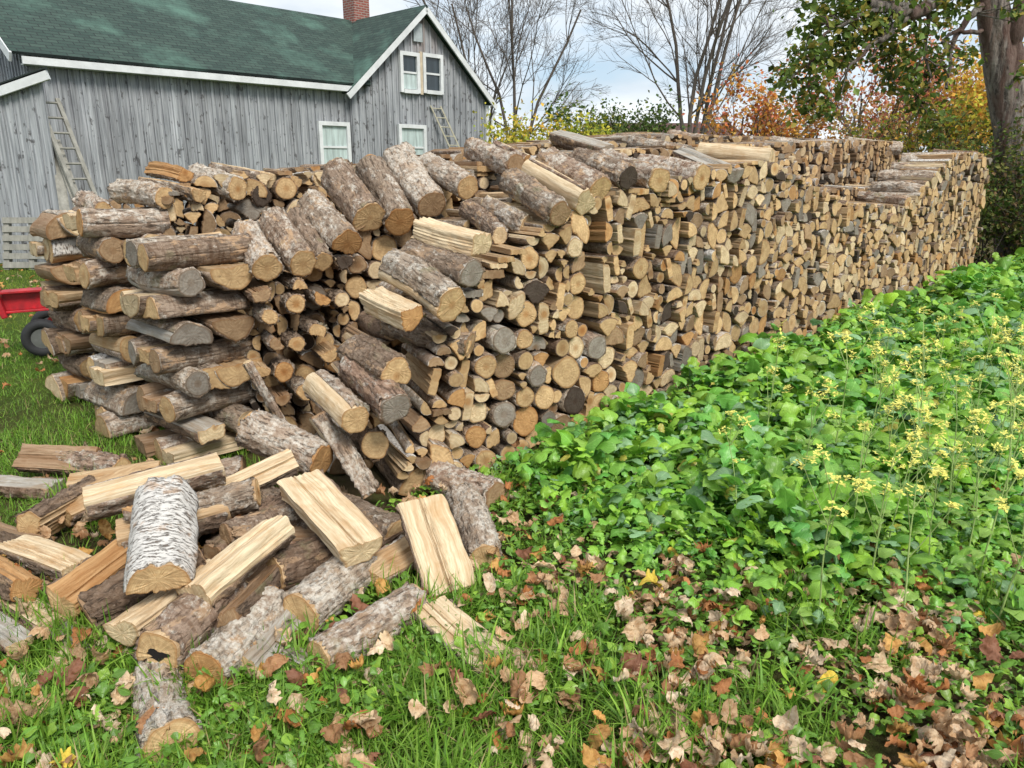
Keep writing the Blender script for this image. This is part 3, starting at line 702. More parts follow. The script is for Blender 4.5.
Hp((278, 545, 0.12), (312, 543, 0.13), 36, [(UP, 0.45)], 'brown', BR, 'brown log with torn inner bark in the heap middle', G1, 114)
Hp((122, 634, 0.14), (188, 580, 0.17), 46, [(110, 0.15), (20, 0.8)], 'pale', BG, 'pale split log with rounded tan end, above the hollow one', G1, 115, stone='pale')
Hp((88, 618, 0.11), (150, 575, 0.2), 50, [(150, 0.35)], 'brown', BD, 'log with deep furrowed dark bark left of the birch half', G1, 116, rough=0.006, bthick=0.012)
Hp((62, 605, 0.12), (130, 545, 0.2), 44, [(70, 0.1), (340, 0.5)], 'tan', BG, 'orange-faced split log behind the furrowed dark one', G1, 117, stone='orange')
Hp((25, 592, 0.13), (-30, 560, 0.15), 50, [(60, 0.15), (330, 0.3)], 'orange', BD, 'orange brown split block cut off by the left frame edge', G1, 118, stone='orange')
Hp((78, 573, 0.12), (22, 552, 0.13), 44, [(UP, 0.2), (340, 0.5)], 'pale', BG, 'pale square split block at the left of the heap', G1, 119, stone='pale')
Hp((22, 646, 0.06), (-20, 618, 0.07), 30, [(UP, 0.1)], 'pale', BG, 'bleached split piece in the grass at left frame edge', G1, 120, stone='grey')
Hp((88, 652, 0.03), (58, 632, 0.03), 24, [(UP, 0.3)], 'grey', BG, 'short grey split piece among brown leaves', G1, 121, stone='grey', short=True)
Hp((62, 515, 0.1), (90, 500, 0.12), 40, [(60, 0.3), (150, 0.3)], 'tan', BL, 'mottled bark wedge poking out at the heap left', G1, 122)
Hp((120, 540, 0.2), (215, 505, 0.28), 52, [(80, 0.15), (170, 0.55)], 'tan', BG, 'broad brown split log lying under the birch half', G1, 123, stone='tan')
Hp((215, 560, 0.14), (262, 520, 0.2), 36, [], 'brown', BD, 'slim dark furrowed log right of the birch half', G1, 124, rough=0.005)
Hp((225, 535, 0.24), (280, 515, 0.24), 26, [], 'brown', BG, 'thin grey log crossing behind the pale wedge', G1, 125)
Hp((86, 505, 0.30), (222, 468, 0.36), 50, [(UP, 0.0)], 'tan', BP, 'long half log with flat pale top, upper left of heap', G1, 126, stone='pale')
Hp((205, 500, 0.22), (278, 455, 0.36), 44, [(110, 0.2), (30, 0.6)], 'pale', BG, 'squared pale split log leaning at the crib foot', G1, 127, stone='pale')
Hp((258, 492, 0.32), (210, 505, 0.28), 30, [], 'tan', BL, 'small round log with flaky bark beside the long half', G1, 128)
Hp((158, 580, 0.30), (165, 488, 0.42), 62, [(DN, -0.02)], 'tan', BB, 'big half log with bright white birch bark on top of heap', G1, 129, bthick=0.007, rough=0.0015)
Hp((195, 598, 0.22), (248, 545, 0.31), 56, [(115, 0.12), (20, 0.75)], 'pale', BD, 'large pale wedge with a clean split face mid heap', G1, 130, stone='pale')
Hp((362, 552, 0.22), (298, 484, 0.34), 58, [(UP, -0.1), (200, 0.7)], 'pale', BD, 'broad pale split with smooth face tilted to the viewer', G1, 131, stone='pale')
Hp((452, 592, 0.05), (420, 500, 0.32), 56, [(UP, -0.1), (DN, 0.45), (0, 0.85)], 'pale', BG, 'upright pale split with jagged top leaning on the stack', G1, 132, stone='pale')
Hp((92, 490, 0.12), (75, 500, 0.12), 34, [(200, 0.3)], 'tan', BG, 'short half-round log end at the heap back left', G1, 133)
Hp((122, 470, 0.10), (92, 466, 0.10), 26, [], 'tan', BP, 'pinkish barked short log behind the long half', G1, 134)
Hp((24, 458, 0.12), (72, 462, 0.10), 46, [(48, 0.12), (132, 0.12)], 'brown', BD, 'lone brown wedge tilted on grass behind the heap', G1, 135, stone='brown')
Hp((58, 490, 0.04), (-15, 484, 0.05), 26, [(UP, 0.3)], 'grey', BG, 'weathered grey split plank on grass at left edge', G1, 136, stone='grey')
Hp((190, 600, 0.06), (225, 555, 0.06), 40, [], 'brown', BD, 'dark round log hidden under the pale splits', G1, 137)
Hp((262, 606, 0.06), (310, 560, 0.06), 40, [], 'brown', BG, 'round log low in the heap behind the half-moon end', G1, 138)
Hp((345, 585, 0.03), (392, 552, 0.03), 34, [], 'brown', BD, 'dark low log beside the lichen covered one', G1, 139)
Hp((165, 545, 0.08), (215, 500, 0.08), 46, [], 'brown', BD, 'dark support log under the middle of heap', G1, 140)
Hp((320, 540, 0.1), (250, 500, 0.12), 44, [], 'brown', BG, 'grey support log beneath the tilted pale split', G1, 141)
Hp((110, 585, 0.06), (40, 560, 0.06), 40, [], 'brown', BG, 'low round log beneath the square pale block', G1, 142)
Hp((52, 628, 0.05), (8, 600, 0.06), 30, [(80, .2)], 'pale', BG, 'small pale split below the square block', G1, 150, stone='pale')
Hp((40, 545, 0.06), (-8, 530, 0.06), 30, [(60, .3)], 'brown', BD, 'brown split behind the square pale block', G1, 151, stone='brown')
Hp((182, 520, 0.30), (130, 512, 0.30), 24, [(80, .1)], 'orange', BR, 'small orange split lying on the broad brown one', G1, 152, stone='orange', short=True)
Hp((250, 560, 0.10), (290, 530, 0.14), 28, [(100, .2)], 'tan', BR, 'small reddish split between pale wedge and half-moon log', G1, 153, stone='tan', short=True)
Hp((345, 560, 0.07), (395, 530, 0.09), 26, [(90, .2)], 'brown', BD, 'dark thin split between the two broad pale faces', G1, 154, stone='brown')
Hp((130, 600, 0.07), (90, 640, 0.05), 24, [(80, .2)], 'tan', BG, 'short tan split in front of the furrowed dark log', G1, 155, stone='tan', short=True)
Hp((160, 470, 0.14), (110, 480, 0.12), 28, [(90, .2)], 'tan', BG, 'tan split resting behind the long half log', G1, 156, stone='tan')
Hp((245, 470, 0.20), (200, 478, 0.18), 28, [], 'brown', BP, 'pinkish log behind the squared pale one', G1, 157)
Hp((330, 505, 0.16), (290, 520, 0.12), 28, [], 'tan', BG, 'short log peeping out beside the broad pale face', G1, 158, short=True)
Hp((262, 640, 0.04), (310, 665, 0.03), 20, [(90, .2)], 'grey', BG, 'thin grey split between the long slim log and the weathered one', G1, 159, stone='grey', short=True)
# tumbled logs on the slumped near end
G2 = 'logs tumbled down the slumped near end'
Hp((322, 462, 0.30), (282, 434, 0.42), 40, [], 'orange', BP, 'pinkish ringed round log sliding off the slumped end', G2, 201)
hero((372, 492, 0), (322, 412, 0), 46, [(DN, -0.45)], 'brown', BL, 'wide slab of bark hanging down the slumped end', G2, 202, off=(-0.02, -0.22), rough=0.005)
hero((356, 420, 0), (318, 384, 0), 38, [], 'tan', BL, 'half peeled round log above the bark slab', G2, 203, off=(0.0, -0.42), cover=0.75, stone='pale')
hero((396, 409, 0), (350, 366, 0), 38, [], 'grey', BR, 'reddish round log with grey cut end on the slump', G2, 204, off=(0.12, -0.35))
hero((398, 372, 0), (358, 342, 0), 44, [(250, 0.35)], 'tan', BG, 'rough round log just above the reddish one', G2, 205, off=(0.0, -0.38))
hero((452, 305, 0), (392, 266, 0), 42, [], 'tan', BL, 'stout log with peeling bark crossing the slump top', G2, 206, off=(0.12, -0.4), cover=0.7, stone='pale')
hero((412, 318, 0), (375, 296, 0), 44, [(100, 0.2), (200, 0.4)], 'orange', BG, 'short split block below the stout peeling log', G2, 207, off=(0.02, -0.35), stone='pale')
hero((482, 244, 0), (422, 228, 0), 44, [(UP, 0.55), (180, 0.7), (DN, 0.5)], 'pale', BG, 'squared pale split balanced on top near the slump', G2, 208, off=(-0.02, -0.42), stone='pale')
hero((472, 274, 0), (412, 252, 0), 36, [], 'grey', BD, 'dark barked log under the squared pale split', G2, 209, off=(0.02, -0.45))
hero((470, 345, 0), (385, 322, 0), 30, [], 'brown', BG, 'brown log tucked under the short split block', G2, 210, off=(0.0, -0.45))
hero((306, 462, 0), (246, 362, 0), 12, [(60, 0.3)], 'pale', BL, 'thin pale stick leaning across the nearest crib', G2, 211, off=(-0.9, -1.0), stone='pale', bthick=0.002)
hero((375, 445, 0), (350, 430, 0), 34, [], 'tan', BD, 'round log end low in the slump beside bark slab', G2, 212, off=(-0.1, -0.5))
# big logs laid across the top of the pile
G3 = 'logs lying across the top of the pile'
T = [  # near u,v  far u,v  w  planes tone bark offNear offFar label
 (268, 268, 246, 232, 36, [], 'tan', (0.9, 0, .1), -1.1, -1.5, 'short white flaking log at the top above the nearest crib', 1.0),
 (303, 264, 272, 220, 36, [], 'tan', (0.8, 0, .1), -1.08, -1.52, 'round log with pale end right of the white flaking one', 1.0),
 (323, 262, 296, 215, 26, [], 'tan', BG, -1.12, -1.55, 'slender log squeezed between two thick ones on top', 1.0),
 (348, 243, 312, 202, 40, [(250, .55)], 'orange', BG, -1.12, -1.55, 'log with orange cut end and rough grey bark on top', 1.0),
 (370, 218, 336, 172, 40, [], 'tan', (0.7, 0, 0), -1.2, -1.65, 'thick rough log with round pale end on the crest', 1.0),
 (400, 222, 370, 168, 38, [], 'orange', BG, -1.1, -1.62, 'thick log with brown end beside the dark-ended one', 1.0),
 (432, 205, 398, 158, 38, [], 'brown', (0.85, 0, 0), -1.05, -1.6, 'thick dark-ended log highest on the near crest', 1.0),
 (468, 188, 425, 165, 30, [], 'tan', (0.8, 0, .1), -0.9, -1.4, 'grey flaking log right of the dark-ended one', 1.0),
 (500, 236, 466, 208, 22, [], 'pale', BG, -0.25, -0.7, 'thin round log pointing right above the squared split', 1.0),
 (530, 228, 490, 210, 34, [(60, .5)], 'pale', (0.9, 0, 0), -0.2, -0.6, 'creamy split log with bark strip near the slump top', 1.0),
 (560, 214, 510, 180, 32, [], 'brown', (0.45, 0, 0), 0.05, -0.45, 'grey round log with brown hole-like end on the crest', 1.0),
 (586, 203, 530, 172, 36, [(50, .45)], 'pale', BP, 0.03, -0.45, 'cream debarked log with wide end on the crest', .5),
 (600, 190, 545, 160, 34, [], 'tan', BP, 0.0, -0.48, 'brownish round log lying over the cream one', 1.0),
 (629, 178, 575, 160, 28, [], 'dark', BG, 0.02, -0.5, 'dark-ended log among the crest logs', 1.0),
 (516, 166, 472, 148, 28, [], 'brown', (0.6, 0, 0), -1.0, -1.5, 'knobbly grey log at the back of the crest', 1.0),
 (530, 162, 497, 146, 18, [(60, .4)], 'orange', BR, -1.2, -1.7, 'reddish split stick behind the knobbly grey log', .5),
 (608, 152, 556, 137, 26, [(100, .3), (20, 1.0)], 'grey', BG, -1.5, -2.1, 'flat weathered grey split at the back skyline', 1.0),
 (660, 180, 606, 160, 30, [(60, 1.0)], 'tan', (0.7, 0, .1), 0.02, -0.55, 'thick split log with rough bark on the long crest', 1.0),
 (702, 178, 640, 166, 30, [], 'tan', BP, 0.02, -0.55, 'pinkish brown round log on the long crest', 1.0),
 (735, 176, 680, 154, 26, [(100, .2), (20, 1.0)], 'grey', BG, 0.0, -0.6, 'bleached grey split log on the long crest', 1.0),
 (772, 160, 700, 152, 26, [(70, .5)], 'pale', BL, -0.05, -0.65, 'long pale debarked log at the crest right', .4),
 (238, 189, 196, 177, 30, [], 'tan', (0.95, 0, 0), -2.05, -2.5, 'white barked round log at the top of the fourth row', 1.0),
 (165, 198, 118, 192, 26, [], 'tan', (0.95, 0, 0), -2.1, -2.6, 'white flaking log with tan end at upper left', 1.0),
 (199, 196, 146, 184, 24, [(80, .3), (0, .75)], 'tan', BG, -2.05, -2.5, 'grey bleached split resting at the upper left top', 1.0),
 (186, 176, 152, 170, 24, [(60, .4), (150, .4)], 'orange', BR, -2.3, -2.7, 'reddish split wedge on the very top at left', 1.0),
 (268, 180, 218, 170, 26, [(80, .4)], 'pale', BG, -2.2, -2.7, 'cream squared split at the top left of centre', 1.0),
 (262, 196, 232, 192, 26, [], 'dark', BD, -2.1, -2.5, 'blackened log beneath the cream squared split', 1.0),
 (296, 182, 262, 178, 18, [(70, .4)], 'tan', BP, -2.1, -2.5, 'thin split piece behind the crest logs', 1.0),
 (104, 212, 84, 200, 24, [], 'tan', (1.0, 0, 0), -2.9, -3.35, 'white round log on top of the farthest crib', 1.0),
 (320, 182, 285, 178, 20, [(70, .2)], 'pale', BL, -2.15, -2.6, 'light split slab before the barn window', 1.0),
 (934, 180, 878, 178, 17, [], 'tan', BL, -0.02, -0.65, 'long pale log on the right step of the pile', 1.0),
 (908, 203, 858, 197, 14, [], 'tan', BP, 0.0, -0.6, 'slim brown log lower on the right step', 1.0),
 (958, 160, 900, 160, 17, [], 'tan', BL, 0.0, -0.65, 'rough pale log at the top of the far right bay', 1.0),
 (922, 192, 872, 188, 14, [], 'tan', BL, 0.0, -0.6, 'long thin log between the two on the right step', 1.0),
 (946, 170, 890, 169, 15, [], 'tan', BP, 0.0, -0.62, 'straight brown log just under the top of the far right bay', 1.0),
 (978, 156, 935, 153, 14, [(80, .3)], 'orange', BR, -0.1, -0.7, 'orange split on the far right top', 1.0),
 (900, 148, 845, 143, 15, [], 'tan', BL, -1.2, -1.8, 'pale log at the right end of the back row', 1.0),
 (830, 150, 770, 143, 16, [], 'tan', BL, -1.2, -1.9, 'weathered pale log on the back row skyline', 1.0),
 (690, 152, 632, 143, 22, [(80, .4)], 'grey', (0.8, 0, 0), -1.2, -1.9, 'grey split log on the middle skyline', 1.0),
 (720, 146, 668, 138, 20, [], 'brown', BP, -2.1, -2.8, 'brown round log on the far skyline', 1.0)]
for i, (u1, v1, u2, v2, wd, pl, tn, bk, o1, o2, lb, cv) in enumerate(T):
    hero((u1, v1), (u2, v2), wd, pl, tn, bk, lb, G3, 300+i, off=(o1, o2), cover=cv, stone='pale' if cv < 1 else None)
def end_log(u, v, wpx, off, planes, tone, lb, sd_, bt=BG):
    P = on_row(u, v, off); Q = P-(NN*0.95-DD*0.30)*0.46; u2, v2, _ = proj(Q)
    hero((u, v), (u2, v2), wpx, planes, tone, bt, lb, 'thick log ends below the crest logs', sd_, off=(off, float((Q-A0)@NN)))
EL = [(296, 304, 23, [], 'tan', 'round tan log end under the pale-ended crest log'), (270, 317, 20, [], 'tan', 'smaller round log end next to the crib, below the white flaking log'),
 (262, 296, 24, [(100, .3)], 'brown', 'brown half-round end right under the white flaking log'), (322, 300, 22, [(60, .2)], 'orange', 'orange wedge end under the crest log with orange cut'),
 (345, 262, 22, [(90, .4)], 'dark', 'curved dark half shell under the crest logs'), (318, 330, 22, [(250, .4)], 'tan', 'tan log end above the slumped rounds'),
 (297, 344, 20, [], 'tan', 'round ring-marked end above the leaning stick'), (276, 345, 18, [(40, .3)], 'brown', 'brown wedge end close to the crib side'),
 (284, 372, 24, [], 'orange', 'orange round log end beside the leaning stick'), (330, 356, 22, [(110, .3)], 'tan', 'flat topped tan end left of the rough round log'),
 (262, 372, 20, [(70, .3)], 'tan', 'tan wedge end touching the crib beside the stick'), (306, 392, 22, [], 'tan', 'round end under the half peeled log'),
 (342, 300, 18, [], 'pale', 'small pale round end left of the split block'), (283, 400, 20, [(90, .3)], 'brown', 'brown half end low beside the stick'), (300, 285, 18, [(270, .2)], 'tan', 'small half-moon end tucked between crest logs')]
for i, (u, v, wd, pl, tn, lb) in enumerate(EL): end_log(u, v, wd, -1.06, pl, tn, lb, 500+i)
# the log propped upright against the crest (a forked slab)
print('logs', N_LOG)
# hollow log's hole: near-black solid plug, inner shade put into its colour
hl = [o for o in bpy.data.objects if 'hollow' in str(o.get('label', ''))][0]
m_hole = simple('hole_shade', (0.012, 0.009, 0.007), 1, 0.2, 40)
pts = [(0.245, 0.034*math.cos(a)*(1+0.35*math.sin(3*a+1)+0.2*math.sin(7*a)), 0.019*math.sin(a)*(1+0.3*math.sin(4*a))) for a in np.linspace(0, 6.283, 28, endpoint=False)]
HL = [h for h in HERO if 'hollow' in h[2]][0][0]
MB().prism([(HL/2-0.05, p[1], p[2]) for p in pts], (0.0535, 0, 0)).build('hole', m_hole, hl)


# ------------------------------------------------------------------ house
def facing_plane():
    """the house wall is parallel to the stack; its eaves are 4 m up"""
    P = on_z(22, 55, 4.0); Q = on_z(348, 85, 4.0); d = Q-P; d[2] = 0; ln = np.linalg.norm(d); return P, d/ln, ln
HP, HD, HLEN = facing_plane(); HN = np.array((HD[1], -HD[0], 0))     # HN points to the viewer
def on_wall(u, v):
    r = ray(u, v); k = ((HP-CP)@HN)/(r@HN); p = CP+r*k; return float((p-HP)@HD), float(p[2])
print('wall', HP, HD, HLEN, 'gable', on_wall(487, 100), on_wall(418, 2), on_wall(348, 85))
HOUSE_RZ = math.atan2(HD[1], HD[0])
house = empty('farmhouse', (HP[0], HP[1], 0), HOUSE_RZ)      # local x along the wall, local -y to the viewer
tag(house, 'weathered grey board farmhouse with a green shingle roof behind the pile', 'house')
def siding_mat():
    m, t, p = mat('weathered_boards'); b = NB(t)
    oc = b.n('TexCoord').outputs['Object']; sp = b.n('SeparateXYZ', i_0=oc)
    wv = b.math('ADD', sp.outputs[0], sp.outputs[1])
    bid = b.math('FLOOR', b.math('DIVIDE', wv, 0.25)); rnd = b.n('TexWhiteNoise', noise_dimensions='1D', i_W=bid).outputs[0]
    v = b.n('CombineXYZ', i_0=b.math('MULTIPLY', wv, 26.0), i_1=b.math('MULTIPLY', bid, 3.7), i_2=b.math('MULTIPLY', sp.outputs[2], 0.9)).outputs[0]
    g = b.noise(v, 1.0, 6, 0.65); kn = b.noise(b.scale(oc, (7, 7, 4.5)), 1.0, 3, 0.6); blot = b.noise(oc, 0.6, 4, 0.6)
    c = b.mix(b.ramp(g, (0.3, 0.0), (0.7, 1.0)), (0.145, 0.155, 0.17), (0.50, 0.52, 0.54))
    c = b.mix(b.math('MULTIPLY', rnd, 0.75), c, b.mix(1.0, c, (0.58, 0.57, 0.57), 'MULTIPLY'))
    c = b.mix(b.ramp(kn, (0.60, 0.0), (0.66, 0.75)), c, (0.05, 0.045, 0.045))
    up = b.ramp(b.math('MULTIPLY', b.math('ADD', sp.outputs[2], b.math('MULTIPLY', blot, 1.2)), 0.1), (0.52, 0.0), (0.62, 0.55))
    c = b.mix(b.math('MULTIPLY', up, b.ramp(rnd, (0.3, 0.2), (0.8, 1.0))), c, (0.36, 0.27, 0.23))
    c = b.mix(b.ramp(blot, (0.5, 0.0), (0.75, 0.4)), c, (0.17, 0.18, 0.19))
    b.link(c, p.inputs['Base Color']); p.inputs['Roughness'].default_value = 0.9
    b.link(b.bump(g, 0.6, 0.01), p.inputs['Normal']); return m
def roof_mat():
    m, t, p = mat('green_shingles'); b = NB(t)
    oc = b.n('TexCoord').outputs['UV']
    br = b.n('TexBrick', i_Vector=oc, i_Scale=1.0, i_Mortar_Size=0.012, i_Brick_Width=0.32, i_Row_Height=0.14, i_Color1=(0.020, 0.044, 0.035, 1), i_Color2=(0.042, 0.074, 0.058, 1), i_Mortar=(0.012, 0.02, 0.018, 1))
    br.offset = 0.5
    n = b.noise(oc, 0.45, 5, 0.6); n2 = b.noise(oc, 2.6, 5, 0.7)
    c = b.mix(b.ramp(n, (0.50, 0.0), (0.68, 0.7)), br.outputs[0], (0.10, 0.20, 0.155))
    c = b.mix(b.ramp(n2, (0.45, 0.0), (0.75, 0.5)), c, (0.02, 0.035, 0.03))
    b.link(c, p.inputs['Base Color']); p.inputs['Roughness'].default_value = 0.85
    b.link(b.bump(b.math('ADD', br.outputs['Fac'], n2), 0.5, 0.02), p.inputs['Normal']); return m
M_SIDE, M_ROOF = siding_mat(), roof_mat()
M_WHITE = simple('white_paint', (0.72, 0.74, 0.74), 0.5, 0.22, 3, 0.15)
M_BRICK = None
def brick_mat():
    m, t, p = mat('red_brick'); b = NB(t); oc = b.n('TexCoord').outputs['Object']; sp = b.n('SeparateXYZ', i_0=oc)
    v = b.n('CombineXYZ', i_0=b.math('ADD', sp.outputs[0], sp.outputs[1]), i_1=sp.outputs[2]).outputs[0]
    br = b.n('TexBrick', i_Vector=v, i_Scale=1.0, i_Mortar_Size=0.012, i_Brick_Width=0.22, i_Row_Height=0.075, i_Color1=(0.30, 0.085, 0.06, 1), i_Color2=(0.20, 0.06, 0.045, 1), i_Mortar=(0.3, 0.25, 0.22, 1))
    b.link(br.outputs[0], p.inputs['Base Color']); p.inputs['Roughness'].default_value = 0.9; return m
M_BRICK = brick_mat()
def glass_mat(name, c, rough=0.12):
    m, t, p = mat(name); b = NB(t); oc = b.n('TexCoord').outputs['Object']
    n = b.ramp(b.noise(b.scale(oc, (11, 11, 0.9)), 1.0, 5, 0.7), (0.36, 0.0), (0.62, 1.0))
    b.link(b.mix(b.math('MULTIPLY', n, 0.85), c, tuple(a*0.55 for a in c)), p.inputs['Base Color'])
    p.inputs['Roughness'].default_value = rough; p.inputs['Specular IOR Level'].default_value = 0.6; return m
M_GLASS_D = glass_mat('dark_glass', (0.035, 0.05, 0.06)); M_CURT = glass_mat('curtained_glass', (0.52, 0.62, 0.60), 0.25)
EAVE = 4.0; GX0 = on_wall(348, 85)[0]; GX1 = on_wall(484, 100)[0]; PEAK = on_wall(418, 6); GXM = (GX0+GX1)/2; GH = PEAK[1]
DEPTH = 7.0; HALF = DEPTH/2; RIDGE = EAVE+(GH-EAVE)*0.97
GY = -0.06                          # the gable front stands a little proud
# walls as solid prisms (local: x along, y back)
def lw(x, y, z): return (x, y, z)
MB().prism([lw(0.05, 0, 0), lw(0.05, 0, EAVE+0.1), lw(0.05, HALF, RIDGE-0.12), lw(0.05, DEPTH, EAVE+0.1), lw(0.05, DEPTH, 0)], (GX0-0.05, 0, 0)).build('wall', M_SIDE, house)
MB().prism([lw(GX0, GY, 0), lw(GX1, GY, 0), lw(GX1, GY, EAVE-0.1), lw(GXM, GY, GH-0.16), lw(GX0, GY, EAVE-0.1)], (0, 9.0, 0)).build('gable_wall', M_SIDE, house)
bt = MB(); x = 0.12
while x < GX0-0.05: bt.box((x, -0.022, EAVE/2), (0.06, 0.044, EAVE)); x += 0.25
y = 0.1
while y < DEPTH:
    top = EAVE+(RIDGE-EAVE)*(1-abs(y-HALF)/HALF)-0.15; bt.box((0.036, y, top/2), (0.028, 0.055, top)); y += 0.21
x = GX0+0.06
while x < GX1:
    top = EAVE-0.1+(GH-EAVE)*(1-abs(x-GXM)/(GX1-GXM)); top = min(top, GH)-0.1; bt.box((x, GY-0.022, top/2), (0.06, 0.044, top)); x += 0.25
bt.build('batten', M_SIDE, house)
def roof_plane(name, pts, thick, parent):
    """quad or triangle sheet with thickness; UV in metres measured along the first edge"""
    P = [Vector(p) for p in pts]; X = (P[1]-P[0]).normalized(); N_ = X.cross(P[-1]-P[0]).normalized()
    if N_.z < 0: N_ = -N_
    Y = N_.cross(X); n = len(P)
    V = P+[p-N_*thick for p in P]; F = [tuple(range(n)), tuple(range(2*n-1, n-1, -1))]+[(i, n+i, n+(i+1) % n, (i+1) % n) for i in range(n)]
    me = bpy.data.meshes.new(name); me.from_pydata(V, [], F); me.materials.append(M_ROOF); uv = me.uv_layers.new()
    for lp in me.loops:
        q = V[lp.vertex_index]-P[0]; uv.data[lp.index].uv = (q.dot(X), q.dot(Y))
    me.update(); return link(name, me, parent)
OV = 0.28; sl = (RIDGE-EAVE)/HALF
roof_plane('roof', [(-0.3, -OV, EAVE+0.12-OV*sl+0.1), (GX0+0.6, -OV, EAVE+0.12-OV*sl+0.1), (GX0+3.0, HALF, RIDGE+0.1), (-0.3, HALF, RIDGE+0.1)], 0.06, house)
roof_plane('roof', [(-0.3, DEPTH+OV, EAVE+0.2-OV*sl), (GX0+0.2, DEPTH+OV, EAVE+0.2-OV*sl), (GX0+0.2, HALF, RIDGE+0.1), (-0.3, HALF, RIDGE+0.1)], 0.06, house)
gs = (GH-EAVE)/(GX1-GXM)
roof_plane('gable_roof', [(GX0-0.25, GY-0.3, EAVE-0.25*gs+0.02), (GX0-0.25, 9.2, EAVE-0.25*gs+0.02), (GXM, 9.2, GH), (GXM, GY-0.3, GH)], 0.06, house)
roof_plane('gable_roof', [(GX1+0.25, GY-0.3, EAVE-0.25*gs+0.02), (GX1+0.25, 9.2, EAVE-0.25*gs+0.02), (GXM, 9.2, GH), (GXM, GY-0.3, GH)], 0.06, house)
MB().box((GX0/2-0.05, -OV-0.02, EAVE+0.12-OV*sl-0.06), (GX0+0.1, 0.05, 0.15)).box((GX0/2-0.05, -OV/2, EAVE+0.12-OV*sl-0.12), (GX0, OV, 0.03)).build('fascia', M_WHITE, house)
MB().bar((-0.3, -OV, EAVE+0.1-OV*sl), (-0.3, HALF, RIDGE-0.02), 0.05, 0.2).build('rake_board', M_WHITE, house)
for sx in (GX0, GX1):
    sg = -1 if sx == GX0 else 1
    MB().bar((sx+sg*0.25, GY-0.29, EAVE-0.25*gs-0.12), (GXM, GY-0.29, GH-0.13), 0.05, 0.16).build('rake_board', M_WHITE, house)
MB().box((GX1+0.0, GY-0.06, EAVE/2-0.1), (0.12, 0.1, EAVE-0.3)).build('corner_board', M_WHITE, house)
MB().tube([(GX1+0.28, GY-0.2, EAVE-0.45), (GX1+0.2, GY-0.14, EAVE-0.7), (GX1+0.16, GY-0.12, 0.3)], 0.05).build('downspout', M_WHITE, house)
cx_ = on_wall(355, 10)[0]
ch = MB().box((0, 0, 0), (0.62, 0.62, 2.2)).box((0, 0, 1.12), (0.74, 0.74, 0.1)).build('chimney', M_BRICK, house); 
# place the chimney on the main ridge where the photo shows it
def on_ridge(u):
    best = min(((abs(proj(HP*np.array((1, 1, 0))+HD*x-HN*HALF+np.array((0, 0, RIDGE)))[0]-u), x) for x in np.linspace(0, GX1, 400))); return best[1]
cxx = on_ridge(357); ch.location = (cxx, HALF, RIDGE+0.55)
def window(parent, u0, v0, u1, v1, yy, glass_top, glass_bot, name='window'):
    x0, z1 = on_wall(u0, v0); x1, z0 = on_wall(u1, v1); w_ = x1-x0; h_ = z1-z0; fr = 0.11
    f = MB(); cx = (x0+x1)/2; cz = (z0+z1)/2; y = yy-0.05
    f.box((x0+fr/2, y, cz), (fr, 0.1, h_)).box((x1-fr/2, y, cz), (fr, 0.1, h_)).box((cx, y, z1-fr/2), (w_-2*fr, 0.1, fr)).box((cx, y-0.02, z0+fr/2-0.02), (w_-2*fr, 0.14, fr))
    wn = f.build(name, M_WHITE, parent)
    MB().box((cx, y+0.02, cz), (w_-2*fr, 0.05, 0.055)).build('sash', M_WHITE, wn)
    MB().box((cx, y+0.035, (cz+z1-fr)/2+0.012), (w_-2*fr, 0.02, z1-fr-cz-0.03)).build('pane', glass_top, wn)
    MB().box((cx, y+0.038, (cz+z0+fr)/2-0.012), (w_-2*fr, 0.02, cz-z0-fr-0.03)).build('pane', glass_bot, wn)
    return wn
window(house, 316, 121, 350, 172, -0.03, M_CURT, M_CURT)
window(house, 395, 124, 424, 170, GY-0.03, M_CURT, M_CURT)
window(house, 396, 51, 417, 94, GY-0.03, M_GLASS_D, M_CURT)
window(house, 419, 53, 440, 95, GY-0.03, M_GLASS_D, M_GLASS_D)
mx0, mz1 = on_wall(416.5, 52); mx1, mz0 = on_wall(419.5, 95); MB().box(((mx0+mx1)/2, GY-0.09, (mz0+mz1)/2), (mx1-mx0+0.04, 0.04, mz1-mz0)).build('mullion', simple('bare_wood_strip', (0.6, 0.5, 0.36), 0.8), house)
vx, vz = on_wall(415, 33); MB().box((vx, GY-0.06, vz), (0.34, 0.06, 0.52)).build('vent', simple('grey_vent', (0.42, 0.47, 0.48), 0.6), house)
# old ladder against the gable
def ladder(name, foot, head, wid, n, m, label, rail=0.05, sidev=None):
    foot = Vector(foot); head = Vector(head); t = tag(empty(name, foot), label, 'ladder')
    ax = head-foot; side = (Vector(sidev) if sidev is not None else ax.cross(Vector((0, 0, 1)))).normalized()*wid/2
    for s_ in (-1, 1): MB().bar(side*s_, ax+side*s_, rail, rail*0.7).build('rail', m, t)
    for i in range(n):
        c = ax*((i+0.7)/n); MB().tube([c-side, c+side], rail*0.32, 6).build('rung', m, t)
    return t
def wall_pt(u, v, out):
    x, z = on_wall(u, v); p = HP*np.array((1, 1, 0))+HD*x+HN*out; return (p[0], p[1], z)
M_OLDW = simple('old_grey_wood', (0.33, 0.32, 0.28), 0.9, 0.4, 12, 0.5, stretch=(1, 1, 0.3))
a_ = wall_pt(433, 106, 0.12); b_ = wall_pt(449, 158, 0.5)
d_ = Vector(b_)-Vector(a_); k_ = a_[2]/(-d_.z); ladder('ladder', Vector(a_)+d_*k_, a_, 0.42, 13, simple('pale_ladder_wood', (0.5, 0.47, 0.36), 0.85), 'pale wooden ladder leaning on the gable wall below the double window', 0.06, HD)
